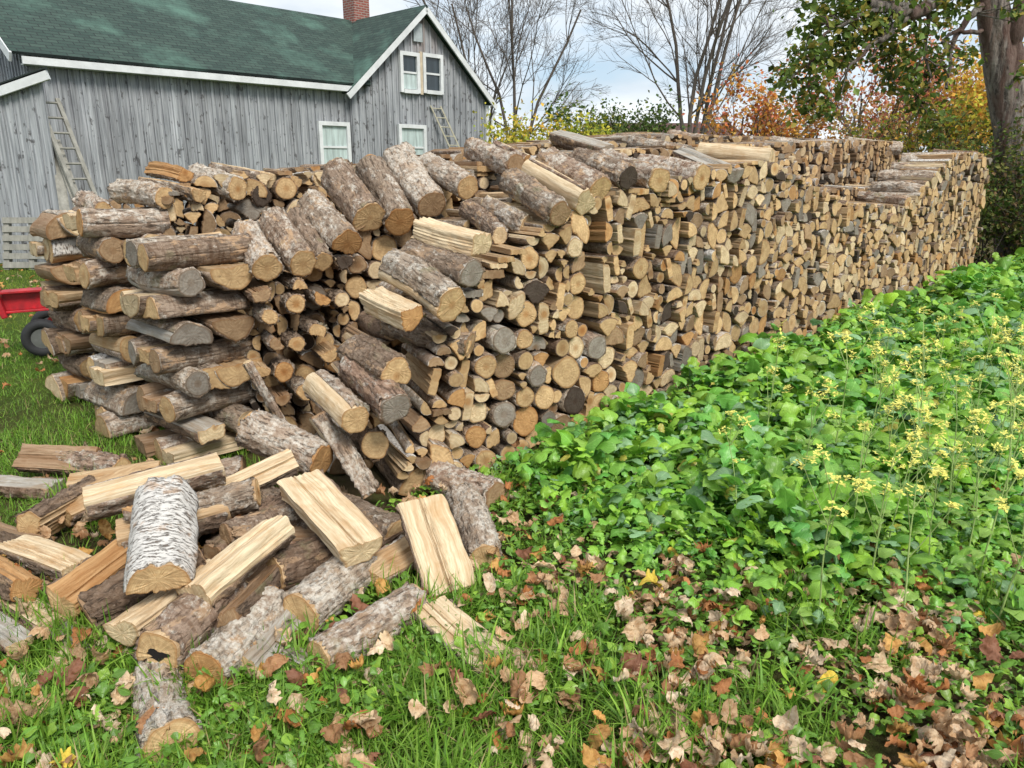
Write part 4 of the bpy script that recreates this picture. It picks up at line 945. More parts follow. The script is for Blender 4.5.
# shed in front of the left end of the house
SY = 14.2
def sh(u, v): return on_y(u, v, SY)
pr = sh(47, 78); pl_ = sh(0, 95); xr = sh(56, 170)[0]; slp = (pr[2]-pl_[2])/(pr[0]-pl_[0]); xl = xr-5.0; zr = pr[2]; zl = zr-slp*5.0
shed = tag(empty('shed', (xr, SY, 0)), 'grey vertical board shed with white roof edge at the left', 'shed')
MB().prism([(0, 0, 0), (0, 0, zr), (-5, 0, zl), (-5, 0, 0)], (-2.6, 3.6, 0)).build('wall', M_SIDE, shed)
b_ = MB(); x = -0.03
while x > -5: b_.box((x, -0.014, (zr+slp*x)/2-0.04), (0.05, 0.028, zr+slp*x-0.08)); x -= 0.19
b_.build('batten', M_SIDE, shed)
MB().bar((0.18, -0.12, zr+0.05), (-5.1, -0.12, zl+0.03), 0.06, 0.17).build('rake_board', M_WHITE, shed)
MB().prism([(0.2, -0.15, zr+0.17), (-5.1, -0.15, zl+0.15), (-5.1, -0.15, zl+0.10), (0.2, -0.15, zr+0.12)], (-2.8, 3.9, 0)).build('roof', M_ROOF, shed)
# boards and a ladder leaning in the gap between shed and house
f1 = on_y(92, 212, 14.0); t1 = on_y(47, 98, 14.6); dd = t1-f1; foot = f1-dd*(f1[2]/dd[2])
ladder('ladder', foot, t1, 0.34, 11, M_OLDW, 'old grey ladder leaning in the gap beside the shed', 0.07)
for k, (u0, v0, u1, v1, lb) in enumerate([(80, 210, 55, 140, 'grey plank leaning below the old ladder by the shed'), (64, 205, 56, 150, 'pale narrow plank closest to the shed corner')]):
    f1 = on_y(u0, v0, 13.9); t1 = on_y(u1, v1, 14.5); dd = t1-f1; foot = f1-dd*(f1[2]/dd[2])
    o = empty('plank', foot); tag(o, lb, 'plank'); bpy.data.objects.remove(o)
    mb = MB().bar((0, 0, 0), t1-foot, 0.16, 0.03); o = mb.build('plank', M_OLDW); o.location = foot; tag(o, lb, 'plank')
# pallet
pa = on_y(8, 222, 13.6); pb = on_y(62, 216, 13.6); w_ = float(np.linalg.norm(pb-pa)); hh = float(pb[2])
pal = empty('pallet', (pa[0], 13.25, 0.0)); pal.rotation_euler = (R(-14), 0, 0); tag(pal, 'grey slatted wooden pallet stood on edge against the shed', 'pallet')
for i in range(6): MB().box((w_/2, 0, 0.08+i*(hh-0.12)/5), (w_, 0.022, 0.10)).build('board', M_OLDW, pal)
for i in range(3): MB().box((0.05+i*(w_-0.1)/2, 0.06, hh/2), (0.09, 0.09, hh)).build('bearer', M_OLDW, pal)

# ------------------------------------------------------------------ red log splitter behind the farthest crib
M_RED = simple('red_enamel', (0.58, 0.02, 0.03), 0.42, 0.42, 14, 0.12, dark=(0.4, 0.9, 0.8)); M_TYRE = simple('black_rubber', (0.025, 0.026, 0.028), 0.75, 0.2, 20, 0.3); M_STEEL = simple('dull_steel', (0.3, 0.3, 0.3), 0.4, 0.3, 10, 0.1, 0.8)
sy = 6.9; a_ = on_y(5, 314, sy); b_ = on_y(80, 306, sy+0.25)
sp_ = tag(empty('log_splitter', (a_[0], a_[1], 0)), 'red steel log splitter beam on black tyres behind the pile', 'log splitter')
d = Vector((b_[0]-a_[0], b_[1]-a_[1], 0)).normalized(); zb = float(a_[2])
ln = 1.7; sd3 = Vector((-d.y, d.x, 0))
MB().bar((0, 0, zb+0.02), d*ln+Vector((0, 0, zb+0.05)), 0.13, 0.02).bar((0, 0, zb+0.11), d*ln+Vector((0, 0, zb+0.14)), 0.02, 0.16).bar((0, 0, zb+0.20), d*ln+Vector((0, 0, zb+0.23)), 0.17, 0.022).build('beam', M_RED, sp_, bevel=0.004)
MB().box((0, 0, 0), (0.05, 0.24, 0.34), Matrix.Rotation(math.atan2(d.y, d.x), 3, 'Z') @ Matrix.Rotation(R(-12), 3, 'Y')).build('end_plate', M_RED, sp_, bevel=0.008).location = (-0.03, 0, zb+0.14)
ax = d*0.42
wt = on_y(44, 345, sy); cxw = Vector((wt[0]-a_[0], wt[1]-a_[1], 0))
for s_ in (-1, 1):
    c = Vector((cxw.x, cxw.y, 0.17))+sd3*(0.0 if s_ < 0 else 0.62)
    wh = empty('wheel', c); wh.parent = sp_
    prof_ = [(0.09, -0.045), (0.13, -0.06), (0.158, -0.05), (0.17, -0.03), (0.17, 0.03), (0.158, 0.05), (0.13, 0.06), (0.09, 0.045)]
    V = []; F = []; n = 28
    for j in range(n):
        a = 2*math.pi*j/n
        for (rr, yy) in prof_: V.append(d*rr*math.cos(a)+Vector((0, 0, rr*math.sin(a)))+sd3*yy)
    m_ = len(prof_)
    for j in range(n):
        for i in range(m_): F.append((j*m_+i, j*m_+(i+1) % m_, ((j+1) % n)*m_+(i+1) % m_, ((j+1) % n)*m_+i))
    MB().add(V, F).build('tyre', M_TYRE, wh, True)
    MB().tube([sd3*-0.04, sd3*0.04], [0.092, 0.092], 20).build('rim', M_STEEL, wh)
MB().bar(cxw+Vector((0, 0, 0.22)), cxw+sd3*0.62+Vector((0, 0, 0.22)), 0.04, 0.04).build('axle', M_STEEL, sp_)
MB().bar(cxw+sd3*0.3+Vector((0, 0, 0.22)), d*0.45+Vector((0, 0, zb)), 0.05, 0.05).build('strut', M_RED, sp_)

# ------------------------------------------------------------------ far brown roofed house
fy = 38.0; a_ = on_y(598, 137, fy); b_ = on_y(745, 137, fy); tz = on_y(660, 123, fy+3)[2]
fh = tag(empty('far_house', (a_[0], fy, 0)), 'low house with a reddish brown roof far behind the pile', 'house'); wd = float(b_[0]-a_[0]); ez = float(a_[2])
MB().box((wd/2, 3, ez/2), (wd-0.6, 6, ez)).build('wall', simple('tan_wall', (0.3, 0.24, 0.2), 0.9), fh)
MB().prism([(0, -0.4, ez), (0, 3, tz), (0, 6.4, ez), (0, 3, ez-0.1)], (wd, 0, 0)).build('roof', simple('brown_shingles', (0.13, 0.065, 0.05), 0.9, 0.3, 6, 0.4), fh)

# ------------------------------------------------------------------ trees
M_TBARK = simple('tree_bark', (0.20, 0.165, 0.135), 0.95, 0.5, 5, 1.0, dark=(0.25, 0.22, 0.2), stretch=(3, 3, 0.5))
M_TWIG = simple('twig_bark', (0.14, 0.115, 0.095), 0.95, 0.3, 5, 0.3)
def tube_np(paths, n=5):
    V = []; F = []; nv = 0; ang = np.arange(n)*2*math.pi/n; ca, sa = np.cos(ang), np.sin(ang)
    for pts, rad in paths:
        pts = np.asarray(pts); k = len(pts); t = np.gradient(pts, axis=0); t /= np.linalg.norm(t, axis=1)[:, None]+1e-9
        ref = np.where(np.abs(t[:, 2:3]) > 0.9, np.array([[1.0, 0, 0]]), np.array([[0, 0, 1.0]]))
        if (np.abs(t[:, 2]) > 0.9).any(): ref = np.tile(np.array([[0.94, 0.34, 0.0]]), (k, 1))
        x = np.cross(t, ref); x /= np.linalg.norm(x, axis=1)[:, None]+1e-9; y = np.cross(t, x)
        ring = pts[:, None]+(x[:, None]*ca[None, :, None]+y[:, None]*sa[None, :, None])*np.asarray(rad)[:, None, None]
        V.append(ring.reshape(-1, 3)); j = np.arange(n); i = np.arange(k-1)[:, None]*n
        F.append((np.stack([i+j, i+(j+1) % n, i+n+(j+1) % n, i+n+j], -1)+nv).reshape(-1, 4)); nv += k*n
    return np.concatenate(V), np.concatenate(F)
def grow(r, p, d, ln, rad, depth, paths, up=0.12, spread=0.55, kids=(3, 5), shrink=0.66, droop=0.0):
    k = 6; pts = [p]; dd = d/np.linalg.norm(d)
    for i in range(k):
        dd = dd+r.normal(0, 0.09, 3)+np.array((0, 0, up*0.35-droop)); dd /= np.linalg.norm(dd); pts.append(pts[-1]+dd*ln/k)
    rd = np.linspace(rad, rad*0.45 if depth else rad*0.25, k+1); paths.append((np.array(pts), rd, depth))
    if depth == 0: return
    nk = r.integers(*kids)
    for j in range(nk):
        f = r.uniform(0.3, 1.0); i = int(f*k); i = min(i, k); q = pts[i]; ax = r.normal(0, 1, 3); ax -= ax@dd*dd; ax /= np.linalg.norm(ax)
        nd = dd*math.cos(spread*r.uniform(0.6, 1.3))+ax*math.sin(spread*r.uniform(0.6, 1.3))+np.array((0, 0, up))
        grow(r, q, nd, ln*shrink*r.uniform(0.75, 1.15), rd[i]*0.62, depth-1, paths, up, spread, kids, shrink, droop)
def bare_tree(base, h, seed, label, stems=5, tr=0.2):
    r = np.random.default_rng(seed); t = tag(empty('bare_tree', base), label, 'tree'); paths = []
    trunk_h = h*0.07
    for s_ in range(stems):
        a = 2*math.pi*s_/stems+r.uniform(-0.4, 0.4); lean = r.uniform(0.08, 0.34)
        lean = r.uniform(0.05, 0.42); grow(r, np.array((0, 0, trunk_h*0.8)), np.array((math.cos(a)*lean, math.sin(a)*lean*0.6, 1.0)), h*0.62*r.uniform(0.85, 1.1), tr*0.44, 4, paths, up=0.05, spread=0.62, kids=(5, 7), shrink=0.52)
    big = [(p, rd*0.8) for p, rd, dp in paths if dp == 4]; sm = [(p, np.maximum(rd*0.62, 0.0042)) for p, rd, dp in paths if dp < 4]
    tp = ([np.array((0, 0, -0.1)), np.array((0, 0, trunk_h*0.5)), np.array((0, 0, trunk_h))], [tr*1.4, tr*1.1, tr])
    V, F = tube_np([tp]+big, 9); link('trunk', mesh_np('trunk', V, [F], [M_TWIG], None, True), t)
    V, F = tube_np(sm, 4); link('crown', mesh_np('crown', V, [F], [M_TWIG], None, True), t); 
    return t
p1 = on_y(512, 170, 31); p2 = on_y(690, 170, 34)
bare_tree((p1[0], 31, 0), 12.5, 5, 'leafless tree with many upright stems just right of the gable', 5, 0.21)
bare_tree((p2[0], 34, 0), 15.0, 12, 'wide leafless tree standing before the brown roof', 5, 0.30)

def leafcloud(name, pts, size, cols, m, parent, seed, flat=0.0):
    """pts (n,3) centres; one bent leaf of 4 triangles at each"""
    r = np.random.default_rng(seed); n = len(pts)
    T = np.array([(0, 0, 0), (0.5, 0.36, 0.08), (1.0, 0, -0.1), (0.5, -0.36, 0.08), (0.5, 0, -0.04)])
    a = r.uniform(0, 6.28, n); e = r.normal(-0.3, 0.6, n); ro = r.normal(0, 0.7, n)
    ca, sa, ce, se, cr, sr = np.cos(a), np.sin(a), np.cos(e), np.sin(e), np.cos(ro), np.sin(ro)
    X = np.stack([ca*ce, sa*ce, se], 1); Y0 = np.stack([-sa, ca, 0*a], 1); Z0 = np.cross(X, Y0); Y = Y0*cr[:, None]+Z0*sr[:, None]; Z = np.cross(X, Y)
    s = size*r.uniform(0.6, 1.25, n)
    V = pts[:, None]+(T[None, :, 0:1]*X[:, None]+T[None, :, 1:2]*Y[:, None]+T[None, :, 2:3]*Z[:, None])*s[:, None, None]
    b = np.arange(n)[:, None]*5; F = (np.array([(0, 1, 4), (1, 2, 4), (2, 3, 4), (3, 0, 4)])[None]+b[:, :, None]).reshape(-1, 3)
    cols = np.asarray(cols, float); c = cols[r.integers(0, len(cols), n)]*r.uniform(0.6, 1.3, (n, 1))
    return link(name, mesh_np(name, V.reshape(-1, 3), [F], [m], None, False, dict(tone=np.repeat(c, 5, 0))), parent)
def leafy_tree(name, base, h, seed, label, cols, n, size, spread=0.6, tr=0.08, stems=4, fill=1.0, cat='tree', crown_w=1.0):
    r = np.random.default_rng(seed); t = tag(empty(name, base), label, cat); paths = []
    for s_ in range(stems):
        a = 2*math.pi*s_/stems+r.uniform(-0.5, 0.5); lean = r.uniform(0.15, 0.7)*crown_w
        grow(r, np.array((0, 0, h*0.12)), np.array((math.cos(a)*lean, math.sin(a)*lean, 1.0)), h*0.48, tr*0.6, 3, paths, up=0.08, spread=spread, kids=(3, 6), shrink=0.62)
    tp = ([np.array((0, 0, -0.1)), np.array((0.02, 0, h*0.08)), np.array((0, 0, h*0.15))], [tr*1.3, tr*1.1, tr])
    V, F = tube_np([tp]+[(p, rd) for p, rd, dp in paths], 5); link('trunk', mesh_np('trunk', V, [F], [M_TBARK], None, True), t)
    tw = [p for p, rd, dp in paths if dp <= 1]; k = r.integers(0, len(tw), n); f = r.uniform(0.2, 1, n)
    P = np.array([tw[i][min(int(q*6), 5)] for i, q in zip(k, f)])+r.normal(0, size*1.5, (n, 3))
    leafcloud('crown', P, size, cols, M_CROWN, t, seed+1); return t
ORG = [(0.68, 0.32, 0.06), (0.72, 0.42, 0.08), (0.62, 0.20, 0.05), (0.60, 0.40, 0.10)]
RED = [(0.62, 0.22, 0.14), (0.66, 0.32, 0.22), (0.70, 0.42, 0.22), (0.48, 0.16, 0.10)]
YEL = [(0.75, 0.55, 0.08), (0.72, 0.45, 0.07), (0.58, 0.52, 0.09)]
YG = [(0.45, 0.45, 0.04), (0.28, 0.36, 0.04), (0.55, 0.5, 0.06)]
GRN = [(0.06, 0.12, 0.025), (0.09, 0.15, 0.03), (0.14, 0.18, 0.04)]
def tb(u, Y): p = on_y(u, 170, Y); return (p[0], Y, 0)
leafy_tree('autumn_tree', tb(748, 21), 5.0, 31, 'small tree with orange and red leaves left of the big maple', ORG+RED[:1], 2300, 0.12)
leafy_tree('autumn_tree', tb(800, 24), 4.6, 32, 'low rust coloured tree between orange and pink crowns', ORG+[(0.3, 0.2, 0.08)], 2400, 0.13)
leafy_tree('autumn_tree', tb(866, 20), 5.6, 33, 'small tree with pinkish red leaves seen through the hanging boughs', RED+ORG[:1], 2600, 0.12)
leafy_tree('autumn_tree', tb(908, 22), 6.2, 34, 'thin tree of red and orange leaves behind the drooping branches', RED+ORG, 2800, 0.12)
leafy_tree('autumn_tree', tb(958, 18), 4.9, 35, 'bright yellow and orange tree beside the thick maple trunk', YEL+ORG[:2], 3200, 0.12)
leafy_tree('autumn_tree', tb(1010, 19), 4.2, 36, 'yellow green tree partly hidden by the thick maple trunk', YG+YEL, 2000, 0.12)
leafy_tree('autumn_bush', tb(545, 23), 4.3, 37, 'yellow green bush just right of the farmhouse gable', YG, 2200, 0.12, cat='bush')
leafy_tree('autumn_bush', tb(520, 21), 3.6, 38, 'lower golden bush nearest the farmhouse', YG+YEL, 1500, 0.12, cat='bush')
leafy_tree('evergreen_bush', tb(590, 25), 4.4, 39, 'dull green bush beside the yellow green one', GRN+[(0.2, 0.24, 0.05)], 2600, 0.13, cat='bush')
leafy_tree('evergreen_bush', tb(632, 27), 4.6, 40, 'dark green bush before the brown roof', GRN, 2600, 0.13, cat='bush')
leafy_tree('green_bush', tb(935, 15.5), 3.6, 41, 'green and olive bush behind the right end of the pile', YG+GRN[2:]+ORG[1:2], 2200, 0.10, cat='bush')
leafy_tree('green_bush', tb(885, 17), 3.4, 42, 'brownish bush behind the back row end', [(0.45, 0.28, 0.10), (0.5, 0.38, 0.12), (0.22, 0.24, 0.07)], 2200, 0.10, cat='bush')
# tangle under the maple
def tangle(base, h, wx, seed, label, n, cols):
    r = np.random.default_rng(seed); t = tag(empty('tangled_bush', base), label, 'bush'); paths = []
    for i in range(46):
        p = np.array((r.uniform(-wx, wx), r.uniform(-0.6, 0.6), 0)); grow(r, p, np.array((r.normal(0, 0.25), r.normal(0, 0.25), 1.0)), h*r.uniform(0.35, 0.62), 0.011, 1, paths, up=0.1, spread=0.6, kids=(3, 5), shrink=0.7, droop=0.03)
    V, F = tube_np([(p, rd) for p, rd, dp in paths], 4); link('stem', mesh_np('stem', V, [F], [M_TWIG], None, True), t)
    k = r.integers(0, len(paths), n); P = np.array([paths[i][0][r.integers(1, 7)] for i in k])+r.normal(0, 0.09, (n, 3)); P[:, 2] = np.abs(P[:, 2])
    leafcloud('leaves', P, 0.075, cols, M_CROWN, t, seed+1)
q_ = on_z(1002, 275, 0)
tangle((q_[0]+0.25, q_[1]+0.7, 0), 3.4, 0.9, 51, 'tangle of thin stems and small leaves at the pile end', 9000, GRN+[(0.22, 0.22, 0.06), (0.2, 0.13, 0.06)])
tangle((q_[0]+2.0, q_[1]+0.4, 0), 3.6, 1.1, 52, 'leafy undergrowth at the right frame edge below the trunk', 9000, GRN+YG[:2])
# big maple
mb_ = q_; MY = float(q_[1]+1.3)
maple = tag(empty('maple_tree', (on_y(1012, 270, MY)[0], MY, 0)), 'old maple with thick furrowed trunk and drooping green leaves', 'tree')
ML = np.array(maple.location)
def mp_(u, v, Y): return on_y(u, v, Y)-ML
def trunk_mesh(path, name, seed):
    r = np.random.default_rng(seed); V = []; F = []; n = 28
    pts = np.array([p for p, _ in path]); rd = np.array([q for _, q in path]); k = 26
    tt = np.linspace(0, len(path)-1, k); P = np.stack([np.interp(tt, np.arange(len(path)), pts[:, i]) for i in range(3)], 1); Q = np.interp(tt, np.arange(len(path)), rd)
    lob = r.uniform(0, 6.28, 4); fur = r.normal(0, 0.045, n)
    for i in range(k):
        for j in range(n):
            a = 2*math.pi*j/n; rr = Q[i]*(1+0.10*math.sin(3*a+lob[0]+i*0.06)+0.07*math.sin(5*a+lob[1]-i*0.09)+fur[j]+r.normal(0, 0.015)); V.append((P[i][0]+rr*math.cos(a), P[i][1]+rr*math.sin(a), P[i][2]))
    for i in range(k-1):
        for j in range(n): F.append((i*n+j, i*n+(j+1) % n, (i+1)*n+(j+1) % n, (i+1)*n+j))
    me = bpy.data.meshes.new(name); me.from_pydata(V, [], F); me.materials.append(M_MAPLE); me.shade_smooth(); me.update(); return me
def maple_bark():
    m, t, p = mat('maple_bark'); b = NB(t); oc = b.n('TexCoord').outputs['Object']
    d = b.mix(0.15, oc, b.noise(oc, 3, 3, out='Color'), 'ADD')
    f = b.noise(b.scale(d, (13, 13, 1.1)), 1.0, 6, 0.7); g = b.noise(oc, 7, 5, 0.7); big = b.noise(b.scale(oc, (2, 2, 0.5)), 1.3, 3)
    c = b.mix(b.ramp(f, (0.36, 0.0), (0.6, 1.0)), (0.02, 0.014, 0.012), (0.25, 0.21, 0.18)); c = b.mix(b.ramp(g, (0.5, 0.0), (0.7, 0.55)), c, (0.32, 0.31, 0.27))
    c = b.mix(b.ramp(big, (0.50, 0.0), (0.56, 0.7)), c, (0.11, 0.055, 0.04))
    b.link(c, p.inputs['Base Color']); p.inputs['Roughness'].default_value = 0.95; b.link(b.bump(b.math('ADD', f, b.math('MULTIPLY', g, 0.5)), 1.0, 0.05), p.inputs['Normal']); return m
M_MAPLE = maple_bark()
tm = [(mp_(1020, 285, MY), 0.42), (mp_(1016, 230, MY), 0.34), (mp_(1011, 130, MY), 0.28), (mp_(1000, 60, MY), 0.27), (mp_(990, 0, MY), 0.23), (mp_(978, -120, MY), 0.24)]
link('trunk', trunk_mesh(tm, 'trunk', 61), maple)
limbs = []
def limb(pts, r0, r1):
    P = np.array([mp_(*p) for p in pts]); k = 14; tt = np.linspace(0, len(P)-1, k); Q = np.stack([np.interp(tt, np.arange(len(P)), P[:, i]) for i in range(3)], 1)
    rs = np.random.default_rng(len(limbs)+5); Q[1:] += rs.normal(0, 0.03, (k-1, 3)); limbs.append((Q, np.linspace(r0, r1, k)))
limb([(1006, 105, MY), (1014, 50, MY-0.1), (1022, 10, MY-0.2), (1030, -60, MY)], 0.17, 0.12)
limb([(990, 5, MY), (972, 12, MY-0.3), (955, 40, MY-0.6), (946, 90, MY-0.9)], 0.08, 0.02)
limb([(988, -20, MY), (950, -8, MY-0.8), (915, 12, MY-1.6), (895, 8, MY-1.9), (868, 0, MY-2.2)], 0.13, 0.07)
limb([(918, 8, MY-1.5), (895, 28, MY-1.9), (872, 46, MY-2.2), (850, 66, MY-2.3), (838, 86, MY-2.3)], 0.055, 0.012)
limb([(988, 28, MY), (962, 32, MY-0.5), (945, 38, MY-0.9), (943, 60, MY-1), (950, 85, MY-1)], 0.04, 0.012)
limb([(930, 2, MY-1.2), (926, 40, MY-1.3), (930, 75, MY-1.3), (924, 92, MY-1.3)], 0.03, 0.01)
limb([(905, 5, MY-1.8), (860, 15, MY-2.3), (830, 30, MY-2.5), (806, 70, MY-2.6)], 0.04, 0.008)
limb([(895, 8, MY-1.9), (880, 45, MY-2.0), (870, 60, MY-2.0)], 0.03, 0.008)
CL = [(800, 68, 24), (786, 78, 12), (812, 96, 22), (822, 108, 12), (806, 50, 14), (826, 62, 16), (815, 22, 14), (832, 8, 26), (848, 32, 24), (862, 10, 26), (842, 50, 14), (850, 60, 10), (872, 28, 18), (890, 22, 18), (888, 45, 14), (884, 62, 14), (900, 52, 16), (918, 34, 14), (906, 72, 16), (896, 84, 12), (915, 92, 15), (930, 75, 12), (928, 112, 12), (932, 52, 12), (945, 14, 16), (922, 8, 16), (905, 0, 18), (880, -6, 20), (960, 4, 14), (966, 50, 8), (972, 58, 9), (945, 68, 10), (1018, 8, 10), (1022, 75, 8), (850, -25, 30), (900, -30, 30), (950, -30, 30), (1000, -40, 30), (935, 125, 12), (843, 85, 6)]
r_ = np.random.default_rng(66); P = []
for (u, v, rad) in CL:
    Yc = MY-2.4+1.6*np.clip((u-800)/180, 0, 1)+r_.normal(0, 0.2); c = mp_(u, v, Yc); s_ = rad*Yc/FPX; n = int(rad*rad*0.34)+10
    P.append(c+r_.normal(0, 1, (n, 3))*np.array((s_*0.52, s_*0.7, s_*0.50)))
    base = min((q for Q, _ in limbs for q in Q[::2]), key=lambda q: np.linalg.norm(q-c))
    for _ in range(3): e = c+r_.normal(0, s_*0.5, 3); m_ = (base+e)/2+r_.normal(0, 0.05, 3); limbs.append((np.array([base, (base+m_)/2, m_, (m_+e)/2, e]), np.linspace(0.014, 0.005, 5)))
V, F = tube_np(limbs, 7); link('limb', mesh_np('limb', V, [F], [M_MAPLE], None, True), maple)
leafcloud('crown', np.concatenate(P), 0.12, [(0.12, 0.20, 0.035), (0.09, 0.15, 0.03), (0.16, 0.25, 0.045), (0.24, 0.28, 0.05), (0.36, 0.30, 0.06), (0.07, 0.12, 0.025)], M_CROWN, maple, 67)

# ------------------------------------------------------------------ ground cover
def scatter(name, templates, tid, P, az, el, ro, S, tone, m, label=None, kind='stuff', smooth=True):
    Vs = []; Fs = []; Ts = []; Us = []; nv = 0
    for k, (T, Fc, U) in enumerate(templates):
        ii = np.where(tid == k)[0]
        if not len(ii): continue
        a, e, o = az[ii], el[ii], ro[ii]; ca, sa, ce, se, cr, sr = np.cos(a), np.sin(a), np.cos(e), np.sin(e), np.cos(o), np.sin(o)
        X = np.stack([ca*ce, sa*ce, se], 1); Y0 = np.stack([-sa, ca, 0*a], 1); Z0 = np.cross(X, Y0); Y = Y0*cr[:, None]+Z0*sr[:, None]; Z = np.cross(X, Y)
        V = P[ii][:, None]+(T[None, :, 0:1]*X[:, None]+T[None, :, 1:2]*Y[:, None]+T[None, :, 2:3]*Z[:, None])*S[ii][:, None, None]
        n = len(T); F = (Fc[None]+(np.arange(len(ii))*n)[:, None, None]+nv).reshape(-1, Fc.shape[1])
        Vs.append(V.reshape(-1, 3)); Fs.append(F); Ts.append(np.repeat(tone[ii], n, 0)); Us.append(np.tile(U, (len(ii), 1))); nv += len(ii)*n
    o = link(name, mesh_np(name, np.concatenate(Vs), Fs, [m], None, smooth, dict(tone=np.concatenate(Ts), luv=np.concatenate(Us))))
    tag(o, label, None, kind=kind); return o
def grid_leaf(width, n=8, c=5, droop=0.5, fold=0.25, wave=0.05, seed=0, pet=0.25):
    """blade from x=0 to 1; width(t) half width; the first part is a narrow stalk"""
    r = np.random.default_rng(seed); V = []; U = []; ph = r.uniform(0, 6)
    for i in range(n):
        t = i/(n-1); w = width(t) if t > pet else 0.012
        # bending arc
        a = droop*t*t; x = t*(1-0.25*a*a); z = -droop*t*t*0.55
        for j in range(c):
            s = (j/(c-1))*2-1; V.append((x+0.10*w*(1-abs(s)), s*w, z+fold*abs(s)*w-0.55*w*s*s+wave*math.sin(7*t+ph+3*s)*abs(s)*(w > 0.02))); U.append((t, s, 0))
    F = [(i*c+j, i*c+j+1, (i+1)*c+j+1, (i+1)*c+j) for i in range(n-1) for j in range(c-1)]
    return np.array(V), np.array(F), np.array(U, float)
def lobed(k, sd, a0=0.30, cut=0.55):
    r = np.random.default_rng(sd); ph = r.uniform(0, 6, 3)
    def f(t):
        if t > 0.995: return 0.012
        e = 0.06+a0*math.sin(math.pi*min(1, max(0, (t-0.16)/0.84))**1.15)
        return max(0.015, e*(1-cut*(0.5+0.5*math.cos(t*k+ph[0]))*(1-t*0.75))*(1+0.10*math.sin(t*55+ph[1])))
    return f
def oval(w, p=0.8): return lambda t: w*math.sin(math.pi*min(1, max(0, (t-0.22)/0.78))**p)*(1+0.07*math.sin(t*50))+0.004
WEED_T = [grid_leaf(lobed(26, 1), 18, 5, 0.6, 0.3, 0.10, 1, 0.16), grid_leaf(lobed(20, 2, 0.34), 18, 5, 0.9, 0.2, 0.12, 2, 0.16), grid_leaf(oval(0.33), 12, 5, 0.7, 0.35, 0.12, 3, 0.3), grid_leaf(oval(0.36, 0.9), 12, 5, 0.4, 0.3, 0.10, 4, 0.3), grid_leaf(lobed(33, 5, 0.26, 0.7), 20, 5, 1.1, 0.3, 0.12, 5, 0.14), grid_leaf(lobed(23, 6, 0.38, 0.45), 18, 5, 1.2, 0.35, 0.14, 6, 0.18), grid_leaf(lobed(29, 7, 0.24, 0.6), 18, 5, 0.2, 0.5, 0.10, 7, 0.16), grid_leaf(oval(0.20, 1.0), 14, 5, 0.8, 0.4, 0.12, 8, 0.24)]
FINE_T = [grid_leaf(oval(0.25), 7, 3, 0.4, 0.2, 0.0, 7), grid_leaf(lambda t: 0.16*abs(math.sin(t*15))+0.02, 10, 3, 0.8, 0.1, 0.0, 8, 0.1), grid_leaf(oval(0.33), 7, 5, 0.5, 0.3, 0.1, 9, 0.3)]
def blade(bend, w, seed):
    V = []; U = []; k = 6
    for i in range(k):
        t = i/(k-1); a = bend*t; x = (math.sin(a)/bend if abs(bend) > 1e-3 else t)*1.0; z = (1-math.cos(a))/bend
        ww = w*(1-t**1.6)*0.5+0.0008
        V += [(x, -ww, z+0.0), (x, ww, z)]; U += [(t, -1, 0), (t, 1, 0)]
    F = [(2*i, 2*i+1, 2*i+3, 2*i+2) for i in range(k-1)]; return np.array(V), np.array(F), np.array(U, float)
GRASS_T = [blade(b_, w_, 0) for b_, w_ in ((-0.3, 0.05), (-0.9, 0.055), (-1.5, 0.05), (-2.1, 0.05), (0.4, 0.045), (-1.2, 0.065))]
def maple_leaf(seed):
    r = np.random.default_rng(seed)
    o = [(-0.02, 0.0), (0.03, 0.12), (0.10, 0.22), (0.02, 0.40), (0.16, 0.37), (0.20, 0.44), (0.27, 0.58), (0.33, 0.46), (0.40, 0.36), (0.52, 0.44), (0.66, 0.46), (0.62, 0.32), (0.66, 0.22), (0.80, 0.20), (0.86, 0.09), (1.0, 0.0)]
    if seed % 3 == 2: o = [(0.5-0.5*math.cos(t), 0.30*math.sin(t)**0.8*(1+0.08*math.sin(9*t))) for t in np.linspace(0, math.pi, 15)]
    pts = o+[(x, -y) for x, y in o[-2:0:-1]]; pts = [(x*(1+r.normal(0, 0.04)), y*(1+r.normal(0, 0.07))) for x, y in pts]
    n = len(pts); C = np.array((0.38, 0.0)); V = [(C[0], C[1])]; k1, k2, k3, k4 = r.choice([-1, 1])*r.uniform(0.8, 5.0), r.uniform(-3.0, 3.4), r.uniform(0, 6), r.uniform(0, 6)
    fs = (0.3, 0.55, 0.8, 1.0)
    for f in fs: V += [tuple(C+(np.array(p)-C)*f) for p in pts]
    W = []
    for i, (x, y) in enumerate(V):
        e = max(0, i-1)//n/3.0
        a = k1*y; yy = math.sin(a)/k1 if abs(k1) > 0.05 else y; z = (1-math.cos(a))/k1 if abs(k1) > 0.05 else 0
        z += k2*0.5*(x-0.4)**2+0.05*math.sin(11*x+k3)*math.cos(9*y+k4)+0.035*math.sin(23*x+17*y+k4)+0.05*e*math.sin(i*2.4+k3)
        W.append((x*(1-0.12*abs(k2)*abs(x-0.4)), yy, z))
    T3 = [(0, 1+i, 1+(i+1) % n) for i in range(n)]
    for q in range(len(fs)-1):
        for i in range(n):
            a, b_, c, d = 1+q*n+i, 1+q*n+(i+1) % n, 1+(q+1)*n+(i+1) % n, 1+(q+1)*n+i; T3 += [(a, d, c), (a, c, b_)]
    return np.array(W), np.array(T3), np.array([(x, y, 0) for x, y in V], float)
DEAD_T = [maple_leaf(i) for i in range(12)]
def rr(a, b, n): return rng.uniform(a, b, n)
def pq(P): d = P-A0[:2]; return d@DD[:2], d@NN[:2]
